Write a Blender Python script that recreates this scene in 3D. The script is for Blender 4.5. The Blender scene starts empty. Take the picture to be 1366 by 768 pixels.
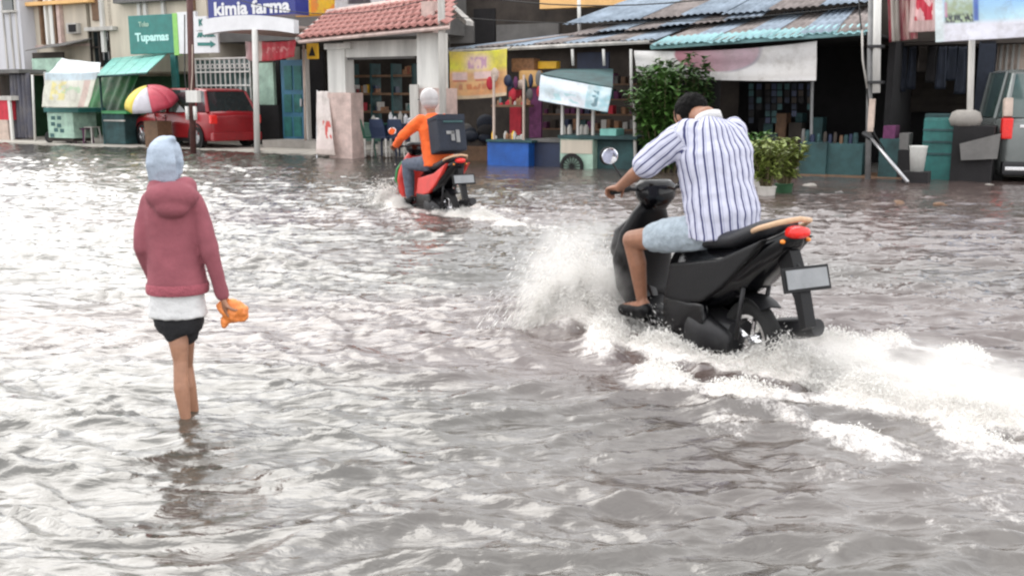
import bpy, bmesh, math, random
import numpy as np
from mathutils import Vector, Matrix, noise
random.seed(7); rng = np.random.default_rng(7)
scene = bpy.context.scene
COL = scene.collection
R = math.radians
# ------------------------------------------------------------------ camera
F_PX, H_CAM = 1350.0, 1.38
PITCH = math.atan(254.0 / F_PX)
cam_d = bpy.data.cameras.new('camera'); cam = bpy.data.objects.new('camera', cam_d); COL.objects.link(cam)
cam.location = (0, 0, H_CAM); cam.rotation_euler = (math.pi/2 - PITCH, 0, 0)
cam_d.sensor_width = 36; cam_d.lens = 36 * F_PX / 1366.0
cam_d.clip_end = 2000; cam_d.clip_start = 0.05
scene.camera = cam
scene.render.filter_size = 1.5
scene.cycles.filter_width = 2.3; scene.cycles.volume_bounces = 6; scene.cycles.transparent_max_bounces = 16; scene.cycles.diffuse_bounces = 6
# ------------------------------------------------------------------ world + sun
SUN_EL, SUN_AZ = R(44), R(-44)
world = bpy.data.worlds.new('World'); scene.world = world; world.use_nodes = True
wn = world.node_tree.nodes; wl = world.node_tree.links; wn.clear()
wo = wn.new('ShaderNodeOutputWorld'); bg = wn.new('ShaderNodeBackground')
sky = wn.new('ShaderNodeTexSky'); sky.sky_type = 'NISHITA'; sky.sun_disc = False
sky.sun_elevation = SUN_EL; sky.sun_rotation = SUN_AZ; sky.dust_density = 1.0; sky.air_density = 1.0
hsv = wn.new('ShaderNodeHueSaturation'); hsv.inputs['Saturation'].default_value = 0.12
wl.new(sky.outputs[0], hsv.inputs['Color'])
# overcast: an even bright cloud layer with soft lumps over the clear sky
wtc = wn.new('ShaderNodeTexCoord'); wnz = wn.new('ShaderNodeTexNoise'); wnz.inputs['Scale'].default_value = 2.6; wnz.inputs['Detail'].default_value = 5
wmp = wn.new('ShaderNodeMapping'); wmp.inputs['Scale'].default_value = (1, 1, 2.5); wl.new(wtc.outputs['Generated'], wmp.inputs[0]); wl.new(wmp.outputs[0], wnz.inputs['Vector'])
wrp = wn.new('ShaderNodeMapRange'); wrp.inputs[1].default_value = .35; wrp.inputs[2].default_value = .65; wl.new(wnz.outputs['Fac'], wrp.inputs[0])
wcm = wn.new('ShaderNodeMix'); wcm.data_type = 'RGBA'; wcm.inputs['A'].default_value = (5.2, 5.25, 5.5, 1); wcm.inputs['B'].default_value = (9.2, 9.15, 9.1, 1); wl.new(wrp.outputs[0], wcm.inputs['Factor'])
wmx = wn.new('ShaderNodeMix'); wmx.data_type = 'RGBA'; wmx.inputs['Factor'].default_value = .75; wl.new(hsv.outputs[0], wmx.inputs['A']); wl.new(wcm.outputs['Result'], wmx.inputs['B']); wl.new(wmx.outputs['Result'], bg.inputs[0])
bg.inputs[1].default_value = 0.15
wl.new(bg.outputs[0], wo.inputs[0])
sd = bpy.data.lights.new('sun', 'SUN'); sd.energy = 0.9; sd.angle = R(55); sd.color = (1, .96, .9)
sun = bpy.data.objects.new('sun', sd); COL.objects.link(sun)
# direction to the sun: behind-left of the camera
sdir = Vector((math.sin(SUN_AZ)*math.cos(SUN_EL), math.cos(SUN_AZ)*math.cos(SUN_EL), math.sin(SUN_EL)))
sun.rotation_euler = sdir.to_track_quat('Z', 'Y').to_euler()
vs = scene.view_settings
vs.view_transform = 'Standard'; vs.look = 'None'; vs.exposure = 1.15; vs.gamma = 1
# ------------------------------------------------------------------ pixel helpers (photo 1366x768)
CP, SP = math.cos(PITCH), math.sin(PITCH)
def ray(px, py):
    x, y = (px-683)/F_PX, (384-py)/F_PX
    return Vector((x, CP + y*SP, -SP + y*CP))
CAM = Vector((0, 0, H_CAM))
def G(px, py, z=0.0):
    d = ray(px, py); return CAM + d*((z-H_CAM)/d.z)
def D(px, py, Y):
    d = ray(px, py); return CAM + d*(Y/d.y)
# frontage frame: u along the row of shops (rightwards, nearer), v away from the street
TH = R(28.9); FO = Vector((0, 21.9, 0))
UD = Vector((math.cos(TH), -math.sin(TH), 0)); VD = Vector((math.sin(TH), math.cos(TH), 0))
def S(px, py, v):
    d = ray(px, py); t = (v - (CAM-FO).dot(VD))/d.dot(VD); p = CAM + d*t
    return (p-FO).dot(UD), p.z
def W(u, v, z): return FO + UD*u + VD*v + Vector((0, 0, z))
# ------------------------------------------------------------------ materials
def mat(name, col, rough=.7, var=.25, scale=6.0, bump=.15, metal=0.0, spec=.5, bscale=None, trans=0.0, emit=None, streak=False):
    m = bpy.data.materials.new(name); m.use_nodes = True
    nt = m.node_tree; n = nt.nodes; l = nt.links; p = n['Principled BSDF']
    p.inputs['Roughness'].default_value = rough; p.inputs['Metallic'].default_value = metal
    p.inputs['Specular IOR Level'].default_value = spec
    if trans: p.inputs['Transmission Weight'].default_value = trans
    tc = n.new('ShaderNodeTexCoord'); mp = n.new('ShaderNodeMapping')
    if streak: mp.inputs['Scale'].default_value = (1, 1, .15)
    l.new(tc.outputs['Object'], mp.inputs[0])
    nz = n.new('ShaderNodeTexNoise'); nz.inputs['Scale'].default_value = scale; nz.inputs['Detail'].default_value = 5; nz.inputs['Roughness'].default_value = .65
    l.new(mp.outputs[0], nz.inputs['Vector'])
    mx = n.new('ShaderNodeMix'); mx.data_type = 'RGBA'
    c = Vector(col[:3])
    mx.inputs['A'].default_value = (*(c*(1-var)), 1); mx.inputs['B'].default_value = (*[min(.95, x*(1+var*.8)) for x in c], 1)
    rp = n.new('ShaderNodeMapRange'); rp.inputs[1].default_value = .3; rp.inputs[2].default_value = .7
    l.new(nz.outputs['Fac'], rp.inputs[0]); l.new(rp.outputs[0], mx.inputs['Factor'])
    l.new(mx.outputs['Result'], p.inputs['Base Color'])
    if bump:
        n2 = n.new('ShaderNodeTexNoise'); n2.inputs['Scale'].default_value = bscale or scale*6; n2.inputs['Detail'].default_value = 4
        l.new(tc.outputs['Object'], n2.inputs['Vector'])
        b = n.new('ShaderNodeBump'); b.inputs['Strength'].default_value = bump; b.inputs['Distance'].default_value = .02
        l.new(n2.outputs['Fac'], b.inputs['Height']); l.new(b.outputs[0], p.inputs['Normal'])
    return m
def attr_mat(name, attr='Col', rough=.6, bump=.1, spec=.4, sheen=0):
    m = bpy.data.materials.new(name); m.use_nodes = True
    nt = m.node_tree; n = nt.nodes; l = nt.links; p = n['Principled BSDF']
    a = n.new('ShaderNodeAttribute'); a.attribute_name = attr
    tcd = n.new('ShaderNodeTexCoord'); dn = n.new('ShaderNodeTexNoise'); dn.inputs['Scale'].default_value = 2.6; dn.inputs['Detail'].default_value = 7; dn.inputs['Roughness'].default_value = .7; l.new(tcd.outputs['Object'], dn.inputs['Vector'])
    dr_ = n.new('ShaderNodeMapRange'); dr_.inputs[1].default_value = .45; dr_.inputs[2].default_value = .75; dr_.inputs[4].default_value = .6; l.new(dn.outputs['Fac'], dr_.inputs[0])
    dmx = n.new('ShaderNodeMix'); dmx.data_type = 'RGBA'; dmx.inputs['B'].default_value = (.22, .19, .16, 1); l.new(dr_.outputs[0], dmx.inputs['Factor']); l.new(a.outputs['Color'], dmx.inputs['A'])
    l.new(dmx.outputs['Result'], p.inputs['Base Color']); p.inputs['Roughness'].default_value = rough; p.inputs['Specular IOR Level'].default_value = spec
    tc = n.new('ShaderNodeTexCoord'); n2 = n.new('ShaderNodeTexNoise'); n2.inputs['Scale'].default_value = 9; n2.inputs['Detail'].default_value = 4
    l.new(tc.outputs['Object'], n2.inputs['Vector'])
    b = n.new('ShaderNodeBump'); b.inputs['Strength'].default_value = bump; b.inputs['Distance'].default_value = .05
    l.new(n2.outputs['Fac'], b.inputs['Height']); l.new(b.outputs[0], p.inputs['Normal'])
    return m
M = {}
def mk(k, *a, **kw): M[k] = mat(k, *a, **kw)
mk('black_plastic', (.004, .004, .005), .42, .3, 9, .05, spec=.25)
mk('black_gloss', (.003, .003, .004), .16, .25, 5, .02, spec=.35)
mk('seat_vinyl', (.008, .009, .012), .5, .3, 14, .2)
mk('rubber', (.009, .009, .009), .85, .3, 20, .3)
mk('metal', (.45, .45, .46), .35, .2, 12, .1, metal=.9)
mk('dark_metal', (.02, .02, .022), .45, .3, 12, .1, metal=.3)
mk('chrome', (.75, .75, .76), .12, .1, 6, 0, metal=1)
mk('mirror_glass', (.85, .87, .9), .04, .03, 4, 0, metal=1)
mk('red_lens', (.75, .02, .015), .2, .15, 30, .1)
mk('orange_lens', (.8, .25, .03), .25, .15, 30, .1)
mk('tan_plastic', (.55, .36, .22), .5, .2, 12, .1)
mk('red_plastic', (.62, .04, .03), .3, .2, 6, .05)
mk('green_plastic', (.05, .3, .1), .3, .2, 6, .05)
mk('plate_grey', (.22, .23, .24), .35, .15, 10, .05)
mk('skin', (.33, .165, .10), .55, .18, 18, .08)
mk('skin_dark', (.26, .12, .07), .55, .18, 18, .08)
mk('hair', (.004, .0035, .0035), .8, .4, 60, .5, spec=.15)
mk('hoodie', (.27, .080, .100), .95, .16, 8, .15, bscale=50)
mk('hoodie_light', (.33, .085, .11), .95, .2, 14, .5, bscale=90)
mk('white_cloth', (.62, .62, .62), .9, .12, 10, .3, bscale=60)
mk('black_cloth', (.014, .014, .016), .9, .3, 16, .4, bscale=80)
mk('denim_light', (.34, .40, .45), .9, .22, 26, .4, bscale=90)
mk('jeans_dark', (.10, .12, .16), .9, .3, 16, .4)
mk('orange_cloth', (.85, .13, .02), .8, .18, 10, .3, bscale=50)
mk('navy_cloth', (.010, .015, .028), .75, .3, 10, .3, bscale=50)
mk('pale_scarf', (.34, .40, .48), .8, .2, 12, .3, bscale=40)
mk('orange_bag', (.85, .25, .06), .45, .3, 16, .5, bscale=30)
mk('white_helmet', (.42, .40, .40), .4, .15, 12, .05)
mk('white_paint', (.62, .61, .58), .7, .3, 2.2, .2, streak=True)
mk('dirty_white', (.46, .44, .41), .8, .4, 3, .3, streak=True)
mk('cream_wall', (.56, .50, .41), .85, .32, 1.0, .25, streak=True)
mk('pale_wall', (.55, .55, .58), .8, .2, 1.0, .25, streak=True)
mk('pink_wall', (.55, .42, .38), .8, .28, 5, .3)
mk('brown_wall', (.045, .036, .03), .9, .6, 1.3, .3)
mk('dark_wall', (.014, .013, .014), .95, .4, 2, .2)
mk('grey_wall', (.14, .135, .13), .9, .3, 1.6, .3)
mk('green_wall', (.02, .07, .03), .85, .45, 2.5, .3)
mk('teal_paint', (.02, .13, .12), .6, .5, 2.5, .1)
mk('teal_light', (.20, .50, .44), .5, .2, 4, .15)
mk('teal_dark', (.022, .065, .068), .7, .6, 2.5, .15)
mk('mint_paint', (.36, .52, .42), .6, .4, 2.5, .1)
mk('blue_paint', (.008, .085, .36), .5, .4, 2, .1)
mk('navy_paint', (.012, .022, .06), .5, .3, 3, .1)
mk('door_blue', (.04, .15, .24), .55, .25, 3, .1)
mk('sign_navy', (.018, .028, .20), .35, .1, 4, .03)
mk('sign_white', (.72, .72, .74), .4, .08, 4, .03)
mk('sign_yellow', (.88, .50, .03), .45, .15, 5, .05)
mk('sign_teal', (.015, .17, .15), .4, .2, 4, .03)
mk('print_pale', (.50, .78, .74), .4, .08, 4, .0)
mk('print_green', (.25, .55, .12), .4, .15, 4, .0)
mk('print_dark', (.02, .09, .09), .5, .15, 4, .0)
mk('print_red', (.62, .06, .05), .5, .15, 4, .0)
mk('red_cloth', (.50, .03, .05), .8, .3, 5, .3)
mk('beige_cloth', (.50, .40, .34), .85, .25, 5, .3)
mk('brown_pole', (.085, .032, .028), .7, .35, 8, .3)
mk('grey_pole', (.22, .22, .22), .55, .25, 6, .2, metal=.3)
mk('roof_tile', (.36, .16, .14), .8, .35, 7, .4)
mk('zinc', (.26, .31, .37), .85, .4, 2.2, .2, spec=.15)
mk('zinc_teal', (.24, .42, .44), .8, .25, 2.2, .2, metal=.1)
mk('zinc_rust', (.25, .22, .21), .9, .45, 2.6, .2, spec=.1)
mk('orange_band', (.75, .45, .18), .7, .15, 2, .1)
mk('wood', (.16, .09, .05), .7, .35, 6, .3)
mk('car_red', (.25, .008, .013), .28, .25, 3, .02)
mk('car_silver', (.17, .185, .18), .25, .12, 3, .02, metal=.3)
mk('glass_dark', (.02, .028, .03), .06, .3, 3, 0, spec=.8)
mk('glass_green', (.05, .085, .08), .08, .3, 3, 0, spec=.8)
mk('lamp_white', (.75, .74, .72), .15, .1, 10, .05)
mk('leaf_green', (.06, .14, .025), .55, .5, 5, .1)
mk('leaf_dark', (.03, .075, .015), .6, .5, 5, .1)
mk('leaf_yellow', (.20, .25, .06), .55, .45, 6, .1)
mk('stem', (.10, .08, .04), .8, .3, 10, .2)
mk('terracotta', (.3, .12, .07), .8, .3, 8, .2)
mk('bucket_white', (.60, .60, .57), .45, .15, 8, .1)
mk('umbrella_yellow', (.62, .50, .06), .55, .1, 8, .1)
mk('umbrella_white', (.50, .48, .52), .55, .12, 8, .1)
mk('umbrella_red', (.45, .05, .08), .5, .12, 8, .1)
mk('umbrella_mauve', (.35, .27, .38), .55, .12, 8, .1)
mk('concrete', (.30, .28, .255), .9, .3, 1.5, .4)
mk('pavement_pale', (.46, .43, .38), .85, .25, 1.5, .3)
mk('asphalt', (.05, .048, .045), .9, .3, 5, .4)
mk('cable', (.015, .015, .015), .6, .2, 8, 0)
mk('plastic_green', (.03, .12, .08), .45, .25, 4, .05)
mk('plastic_navy', (.02, .035, .08), .45, .25, 4, .05)
mk('rag_purple', (.12, .03, .09), .85, .4, 8, .3)
mk('goods_brown', (.28, .14, .07), .7, .5, 14, .3)
mk('rust_panel', (.24, .07, .03), .8, .5, 8, .3)
PRINT = attr_mat('printed_vinyl', 'Col', .5, .12)
# ------------------------------------------------------------------ mesh builder
class MB:
    def __init__(s, off=(0, 0, 0)): s.v = []; s.f = []; s.off = Vector(off)
    def add(s, vs_, fs):
        b = len(s.v); s.v += [tuple(Vector(p)-s.off) for p in vs_]; s.f += [tuple(i+b for i in f) for f in fs]; return s
    def box(s, a, b, bev=0, rot=None, c=None):
        x0, y0, z0 = [min(p, q) for p, q in zip(a, b)]; x1, y1, z1 = [max(p, q) for p, q in zip(a, b)]
        if bev and min(x1-x0, y1-y0, z1-z0) > 2.2*bev:
            bm = bmesh.new(); bmesh.ops.create_cube(bm, size=1)
            for v in bm.verts: v.co = Vector((x0+(v.co.x+.5)*(x1-x0), y0+(v.co.y+.5)*(y1-y0), z0+(v.co.z+.5)*(z1-z0)))
            bmesh.ops.bevel(bm, geom=bm.edges[:], offset=bev, segments=2, affect='EDGES', profile=.7)
            bm.verts.ensure_lookup_table(); P = [v.co.copy() for v in bm.verts]; Fc = [[v.index for v in f.verts] for f in bm.faces]; bm.free()
        else:
            P = [Vector(p) for p in ((x0,y0,z0),(x1,y0,z0),(x1,y1,z0),(x0,y1,z0),(x0,y0,z1),(x1,y0,z1),(x1,y1,z1),(x0,y1,z1))]
            Fc = [(3,2,1,0),(4,5,6,7),(0,1,5,4),(1,2,6,5),(2,3,7,6),(3,0,4,7)]
        if rot is not None:
            cc = Vector(c) if c else Vector(((x0+x1)/2, (y0+y1)/2, (z0+z1)/2)); P = [cc + rot @ (p-cc) for p in P]
        return s.add(P, Fc)
    def loft(s, rings, cap=True):
        n = len(rings[0]); P = [p for r in rings for p in r]; Fc = []
        for i in range(len(rings)-1):
            for j in range(n):
                k = (j+1) % n; Fc.append((i*n+j, i*n+k, (i+1)*n+k, (i+1)*n+j))
        if cap: Fc.append(tuple(range(n-1, -1, -1))); Fc.append(tuple((len(rings)-1)*n+j for j in range(n)))
        return s.add(P, Fc)
    def path(s, pts, rad, n=8, cap=True, flat=1.0):
        pts = [Vector(p) for p in pts]
        if not hasattr(rad, '__len__'): rad = [rad]*len(pts)
        rings = []; up = None
        for i, p in enumerate(pts):
            t = (pts[min(i+1, len(pts)-1)] - pts[max(i-1, 0)]).normalized()
            if up is None: up = t.orthogonal().normalized() if abs(t.z) > .9 else Vector((0, 0, 1)).cross(t).normalized()
            a = (up - t*up.dot(t)).normalized(); up = a; b = t.cross(a)
            rings.append([p + a*math.cos(2*math.pi*j/n)*rad[i] + b*math.sin(2*math.pi*j/n)*rad[i]*flat for j in range(n)])
        return s.loft(rings, cap)
    def ell(s, c, r, rot=None, nu=16, nv=10):
        c = Vector(c); P = []; Fc = []
        for i in range(nv+1):
            th = math.pi*i/nv
            for j in range(nu):
                ph = 2*math.pi*j/nu; q = Vector((math.sin(th)*math.cos(ph)*r[0], math.sin(th)*math.sin(ph)*r[1], math.cos(th)*r[2]))
                if rot: q = rot @ q
                P.append(c+q)
        for i in range(nv):
            for j in range(nu):
                k = (j+1) % nu; Fc.append((i*nu+j, (i+1)*nu+j, (i+1)*nu+k, i*nu+k))
        return s.add(P, Fc)
    def lathe(s, prof, c, axis='y', n=24):
        c = Vector(c); P = []; Fc = []
        for r, h in prof:
            for j in range(n):
                a = 2*math.pi*j/n; x, y = r*math.cos(a), r*math.sin(a)
                P.append(c + (Vector((x, h, y)) if axis == 'y' else Vector((x, y, h)) if axis == 'z' else Vector((h, x, y))))
        m = len(prof)
        for i in range(m-1):
            for j in range(n):
                k = (j+1) % n; Fc.append((i*n+j, i*n+k, (i+1)*n+k, (i+1)*n+j))
        return s.add(P, Fc)
    def prism(s, poly, a, b, plane='xz'):
        n = len(poly)
        def q(p, h): return (p[0], h, p[1]) if plane == 'xz' else (h, p[0], p[1]) if plane == 'yz' else (p[0], p[1], h)
        P = [q(p, a) for p in poly] + [q(p, b) for p in poly]
        return s.add(P, [tuple(range(n)), tuple(range(2*n-1, n-1, -1))] + [(i, i+n, (i+1) % n+n, (i+1) % n) for i in range(n)])
    def mesh(s, name, m=None, smooth=False):
        me = bpy.data.meshes.new(name); me.from_pydata(s.v, [], s.f)
        bm = bmesh.new(); bm.from_mesh(me); bmesh.ops.remove_doubles(bm, verts=bm.verts, dist=1e-5)
        bmesh.ops.recalc_face_normals(bm, faces=bm.faces); bm.to_mesh(me); bm.free()
        if m is not None: me.materials.append(M[m] if isinstance(m, str) else m)
        if smooth: me.polygons.foreach_set('use_smooth', [True]*len(me.polygons))
        return me
    def build(s, name, m, parent=None, smooth=False, auto=False):
        me = s.mesh(name, m, smooth or auto); o = bpy.data.objects.new(name, me); COL.objects.link(o)
        if auto: me.set_sharp_from_angle(angle=R(38))
        if parent is not None: o.parent = parent
        return o
def tag(o, label=None, cat=None, group=None, kind=None):
    if label: o['label'] = label
    if cat: o['category'] = cat
    if group: o['group'] = group
    if kind: o['kind'] = kind
    return o
def thing(name, label, cat, loc, rz=0.0, group=None):
    o = bpy.data.objects.new(name, None); COL.objects.link(o); o.location = loc; o.rotation_euler = (0, 0, rz); o.empty_display_size = .1
    return tag(o, label, cat, group)
def FT(name, label, cat, u, v, group=None, z=0.0):
    o = thing(name, label, cat, W(u, v, z), -TH, group); o['_u'] = 0; del o['_u']
    OFF[o.name] = Vector((u, v, z)); return o
OFF = {}
def FM(T): return MB(OFF[T.name])
def dup(o, parent=None):
    c = o.copy(); COL.objects.link(c)
    if parent is not None: c.parent = parent
    for ch in list(o.children): dup(ch, c)
    return c
def rectbox(px0, py0, px1, py1, v, th):
    cx, cy = (px0+px1)/2, (py0+py1)/2
    return (S(px0, cy, v)[0], v, S(cx, py1, v)[1]), (S(px1, cy, v)[0], v+th, S(cx, py0, v)[1])
def PR(T, name, px0, py0, px1, py1, v, th, m, bev=.0, z0=None, z1=None, parent=None):
    a, b = rectbox(px0, py0, px1, py1, v, th); a = list(a); b = list(b)
    if z0 is not None: a[2] = z0
    if z1 is not None: b[2] = z1
    return FM(T).box(a, b, bev).build(name, m, parent or T)
def FTP(name, label, cat, px, py, v, group=None):
    return FT(name, label, cat, S(px, py, v)[0], v, group)
def struct(mb, name, m, **k):
    return tag(mb.build(name, m, **k), kind='structure')
def text(T, s, u, v, z, h, m, parent=None, name='lettering', wide=None, bold=.0, tilt=0, back=False):
    cu = bpy.data.curves.new('t', 'FONT'); cu.body = s; cu.size = h*1.35; cu.extrude = .004; cu.align_x = 'CENTER'; cu.align_y = 'CENTER'; cu.offset = bold; cu.resolution_u = 3
    o = bpy.data.objects.new('t', cu); COL.objects.link(o)
    bpy.context.view_layer.update()
    me = bpy.data.meshes.new_from_object(o.evaluated_get(bpy.context.evaluated_depsgraph_get())); bpy.data.objects.remove(o)
    w = max(p.co.x for p in me.vertices)-min(p.co.x for p in me.vertices)
    k = (wide/w) if wide else 1
    off = OFF[T.name] if T.name in OFF else Vector((0, 0, 0))
    base = Vector((u, v, z)) - off
    ct, st_ = math.cos(tilt), math.sin(tilt)
    for p in me.vertices:
        x, y, zz = p.co.x*k, p.co.y, p.co.z
        x, y = x*ct-y*st_, x*st_+y*ct
        p.co = base + Vector((x, -zz, y))
    me.materials.clear(); me.materials.append(M[m]); o = bpy.data.objects.new(name, me); COL.objects.link(o); o.parent = parent or T
    return o
def sheet(T, name, corners, paint, nx=40, ny=24, sag=.02, wr=.015, m=None, parent=None, fold=0.0, seed=0):
    """hanging vinyl sheet; corners in (u,v,z): tl,tr,br,bl ; paint(s,t)->rgb"""
    tl, tr, br, bl = [Vector(c) for c in corners]; nrm = (tr-tl).cross(bl-tl).normalized()
    off = OFF[T.name] if T.name in OFF else Vector((0, 0, 0)); P = []; C = []
    for j in range(ny+1):
        for i in range(nx+1):
            s_, t = i/nx, j/ny
            p = (tl*(1-s_)+tr*s_)*(1-t)+(bl*(1-s_)+br*s_)*t
            n = noise.noise(Vector((s_*3.1+seed, t*2.3, seed*1.7)))
            p += nrm*(wr*n*2+fold*math.sin(s_*math.pi*11+seed)*.5) + Vector((0, 0, -sag*4*s_*(1-s_)*(1-t*.3)))
            P.append(p-off); C.append(paint(s_, t) if paint else (.5, .5, .5))
    n0 = len(P); Fc = []
    for j in range(ny):
        for i in range(nx):
            a = j*(nx+1)+i; Fc.append((a, a+1, a+nx+2, a+nx+1))
    me = bpy.data.meshes.new(name); me.from_pydata([tuple(p) for p in P], [], Fc)
    if paint:
        ca = me.color_attributes.new('Col', 'FLOAT_COLOR', 'POINT')
        ca.data.foreach_set('color', np.array([(*c, 1) for c in C], dtype=np.float32).ravel())
    me.materials.append(m if m else PRINT); me.polygons.foreach_set('use_smooth', [True]*len(me.polygons))
    o = bpy.data.objects.new(name, me); COL.objects.link(o); o.parent = parent or T
    md = o.modifiers.new('s', 'SOLIDIFY'); md.thickness = .008
    return o
def nz(x, y, s=0): return noise.noise(Vector((x, y, s*3.7)))
def mixc(a, b, t):
    t = max(0, min(1, t)); return tuple(x*(1-t)+y*t for x, y in zip(a, b))
exec_parts = []
# ================================================================== GROUND, WATER
struct(MB().box((-120, -60, -.9), (120, 160, -.30)), 'ground', 'concrete')
struct(MB().box((-60, -30, -.296), (60, 60, -.20)), 'road', 'asphalt')
# pavement in front of and under the shops, a real step above the water
def slab(u0, u1, v0, v1, z0, z1):
    b = MB()
    P = [W(u, v, z) for z in (z0, z1) for u, v in ((u0, v0), (u1, v0), (u1, v1), (u0, v1))]
    b.add(P, [(3,2,1,0),(4,5,6,7),(0,1,5,4),(1,2,6,5),(2,3,7,6),(3,0,4,7)]); return b
uL = S(425, 205, 0)[0]
struct(slab(-34, uL, .25, 14, -.25, .07), 'pavement', 'pavement_pale')
struct(slab(uL+.003, 16, .7, 14, -.25, .03), 'shop_floor', 'concrete')

# ---- scooter poses (needed by the wakes)
A1 = R(29); ax1 = D(1004, 424, 5.2)
BIKE1 = Vector((ax1.x, ax1.y, -.125)); FW1 = Vector((-math.sin(A1), math.cos(A1), 0)); LF1 = Vector((-math.cos(A1), -math.sin(A1), 0))
A2 = R(33); ax2 = D(599, 262, 12.1)
BIKE2 = Vector((ax2.x, ax2.y, -.17)); FW2 = Vector((-math.sin(A2), math.cos(A2), 0)); LF2 = Vector((-math.cos(A2), -math.sin(A2), 0))
WOMAN = G(247, 559)

def axis(segs):
    out = [segs[0][0]]
    for a, b, d0, d1 in segs:
        x = a
        while x < b-1e-6:
            t = (x-a)/(b-a); x += d0+(d1-d0)*t; out.append(min(x, b))
    return np.array(out)
xs = axis([(-24, -7, .16, .06), (-7, -3, .05, .022), (-3, 3.2, .02, .02), (3.2, 7, .022, .06), (7, 15, .06, .16)])
ys = axis([(-5, 2.2, .2, .03), (2.2, 6.5, .016, .022), (6.5, 14, .022, .05), (14, 34, .05, .14)])
X, Y = np.meshgrid(xs, ys)
def spectrum(X, Y, n, l0, l1, slope, seed, spread=.9, dir0=math.pi/2):
    r = np.random.default_rng(seed); Z = np.zeros_like(X)
    for i in range(n):
        L = math.exp(r.uniform(math.log(l0), math.log(l1))); a = dir0 + r.normal(0, spread); k = 2*math.pi/L
        ph = r.uniform(0, 6.28); amp = slope/k*math.sqrt(2.0/n)*r.uniform(.6, 1.4)
        w = k*(X*math.cos(a)+Y*math.sin(a))+ph
        Z += amp*np.sin(w + .35*np.sin(w+.8))
    return Z
def vnoise(X, Y, n, l, seed):
    r = np.random.default_rng(seed); Z = np.zeros_like(X)
    for i in range(n):
        L = l*r.uniform(.6, 1.8); a = r.uniform(0, 6.28); k = 2*math.pi/L; Z += np.sin(k*(X*math.cos(a)+Y*math.sin(a))+r.uniform(0, 6.28))
    return Z/math.sqrt(n/2)
dx = .45*vnoise(X, Y, 7, 2.6, 1); dy = .35*vnoise(X, Y, 7, 2.2, 2)
Xw, Yw = X+.3*dx, Y+.3*dy
patch = 1/(1+np.exp(-1.4*vnoise(X, Y, 9, 3.2, 3)))         # calm and rough patches
big = spectrum(Xw, Yw, 26, .45, 1.3, .055, 11, .42)
mid = spectrum(Xw, Yw, 34, .13, .40, .15, 12, .38)
fine = spectrum(Xw, Yw, 30, .05, .13, .14, 13, .8)
near = np.clip((Y-2)/14, 0, 1)
Z = big*(.7+.5*patch) + mid*(.35+.9*patch) + fine*(.25+.75*patch)*(1-.7*near)
def ridged(X, Y, n, l0, l1, amp, seed):
    r = np.random.default_rng(seed); Zr = np.zeros_like(X)
    for i in range(n):
        L = r.uniform(l0, l1); a = math.pi/2+r.normal(0, .24); k = math.pi/L
        w = k*(X*math.cos(a)+Y*math.sin(a))+r.uniform(0, 6.28)
        env = np.clip(np.sin(k*.23*(X*math.sin(a)*1.7+Y*.6)+r.uniform(0, 6.28))*.9+.25, 0, 1)
        Zr += amp*env*(1-np.abs(np.sin(w+.5*np.sin(.41*w+i))))**4.0
    return Zr
Z = Z+ridged(X+.30*dx, Y+.20*dy+.035*vnoise(X*.6, Y, 8, .5, 62), 11, .18, .60, .013, 63)
dfac = -((X-FO.x)*VD.x+(Y-FO.y)*VD.y)            # metres in front of the shops: the sheltered strip is calmer
shel = 1-.72*np.clip(1-(dfac-1.0)/7.5, 0, 1)*np.clip((X+7)/5, 0, 1)
Z = Z*shel
# sharpen crests a little
Z = np.where(Z > 0, Z*1.25, Z*.8)
foam = np.zeros_like(X)
def wake(P0, FW, LF, wb, s_len, amp, k=1.0):
    """P0 = ground point under the rear axle; s grows backwards from the front wheel, t to the rider's left"""
    global Z, foam
    ox, oy = P0.x+FW.x*wb, P0.y+FW.y*wb
    s = -((X-ox)*FW.x+(Y-oy)*FW.y); t = (X-ox)*LF.x+(Y-oy)*LF.y
    brk = .5+.5*vnoise(X, Y, 12, .35, 21); brk2 = .5+.5*vnoise(X, Y, 12, .11, 22)
    se = np.clip(s, 0, None)
    arm = .16*k+.33*se**.9
    wdt = (.13+.10*se)*k
    dec = np.exp(-np.clip(s, 0, None)/s_len)*(s > -.35*k)
    g = np.exp(-((np.abs(t)-arm)/wdt)**2)*dec
    inner = (np.abs(t) < arm)*np.exp(-se/(s_len*.9))*(s > -.05)
    bow = np.exp(-((s+.02)**2/(.22*k)**2+(t/(.34*k))**2))
    rs = s-wb
    jet = np.exp(-(t/(.14*k+.16*np.clip(rs, 0, None)))**2)*np.exp(-np.clip(rs, 0, None)/(s_len*1.15))*(rs > -.1)
    Z += amp*(.075*g*(.5+brk)+.06*bow+.085*jet*np.clip((rs-.1)/.5, 0, 1)*(.4+.9*brk)*np.exp(-np.clip(rs-.2, 0, None)/1.2)) + amp*(.020*(brk2-.5)+.03*(brk-.5))*np.clip(g+jet+.6*inner+bow, 0, 1.3)
    f = 1.15*g*(.25+brk)+.75*inner*np.clip(brk*1.1-.05, 0, 1)+1.4*bow+1.5*jet*(.55+.6*brk)
    foam = np.maximum(foam, np.clip(f, 0, 1.3)*min(1, amp*1.05))
    # spreading diverging waves outside the foam
    out = np.clip(np.abs(t)-arm, 0, None)
    Z += amp*.02*np.sin(out*14)*np.exp(-out*1.6)*np.exp(-se/5)*(s > -.2)
WD1 = R(38); wake(BIKE1, Vector((-math.sin(WD1), math.cos(WD1), 0)), Vector((-math.cos(WD1), -math.sin(WD1), 0)), 1.22, 1.45, 1.0)
wake(BIKE2, FW2, LF2, 1.22, 1.1, .75, .9)
r_ = np.hypot(X-WOMAN.x, Y-WOMAN.y)
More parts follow.
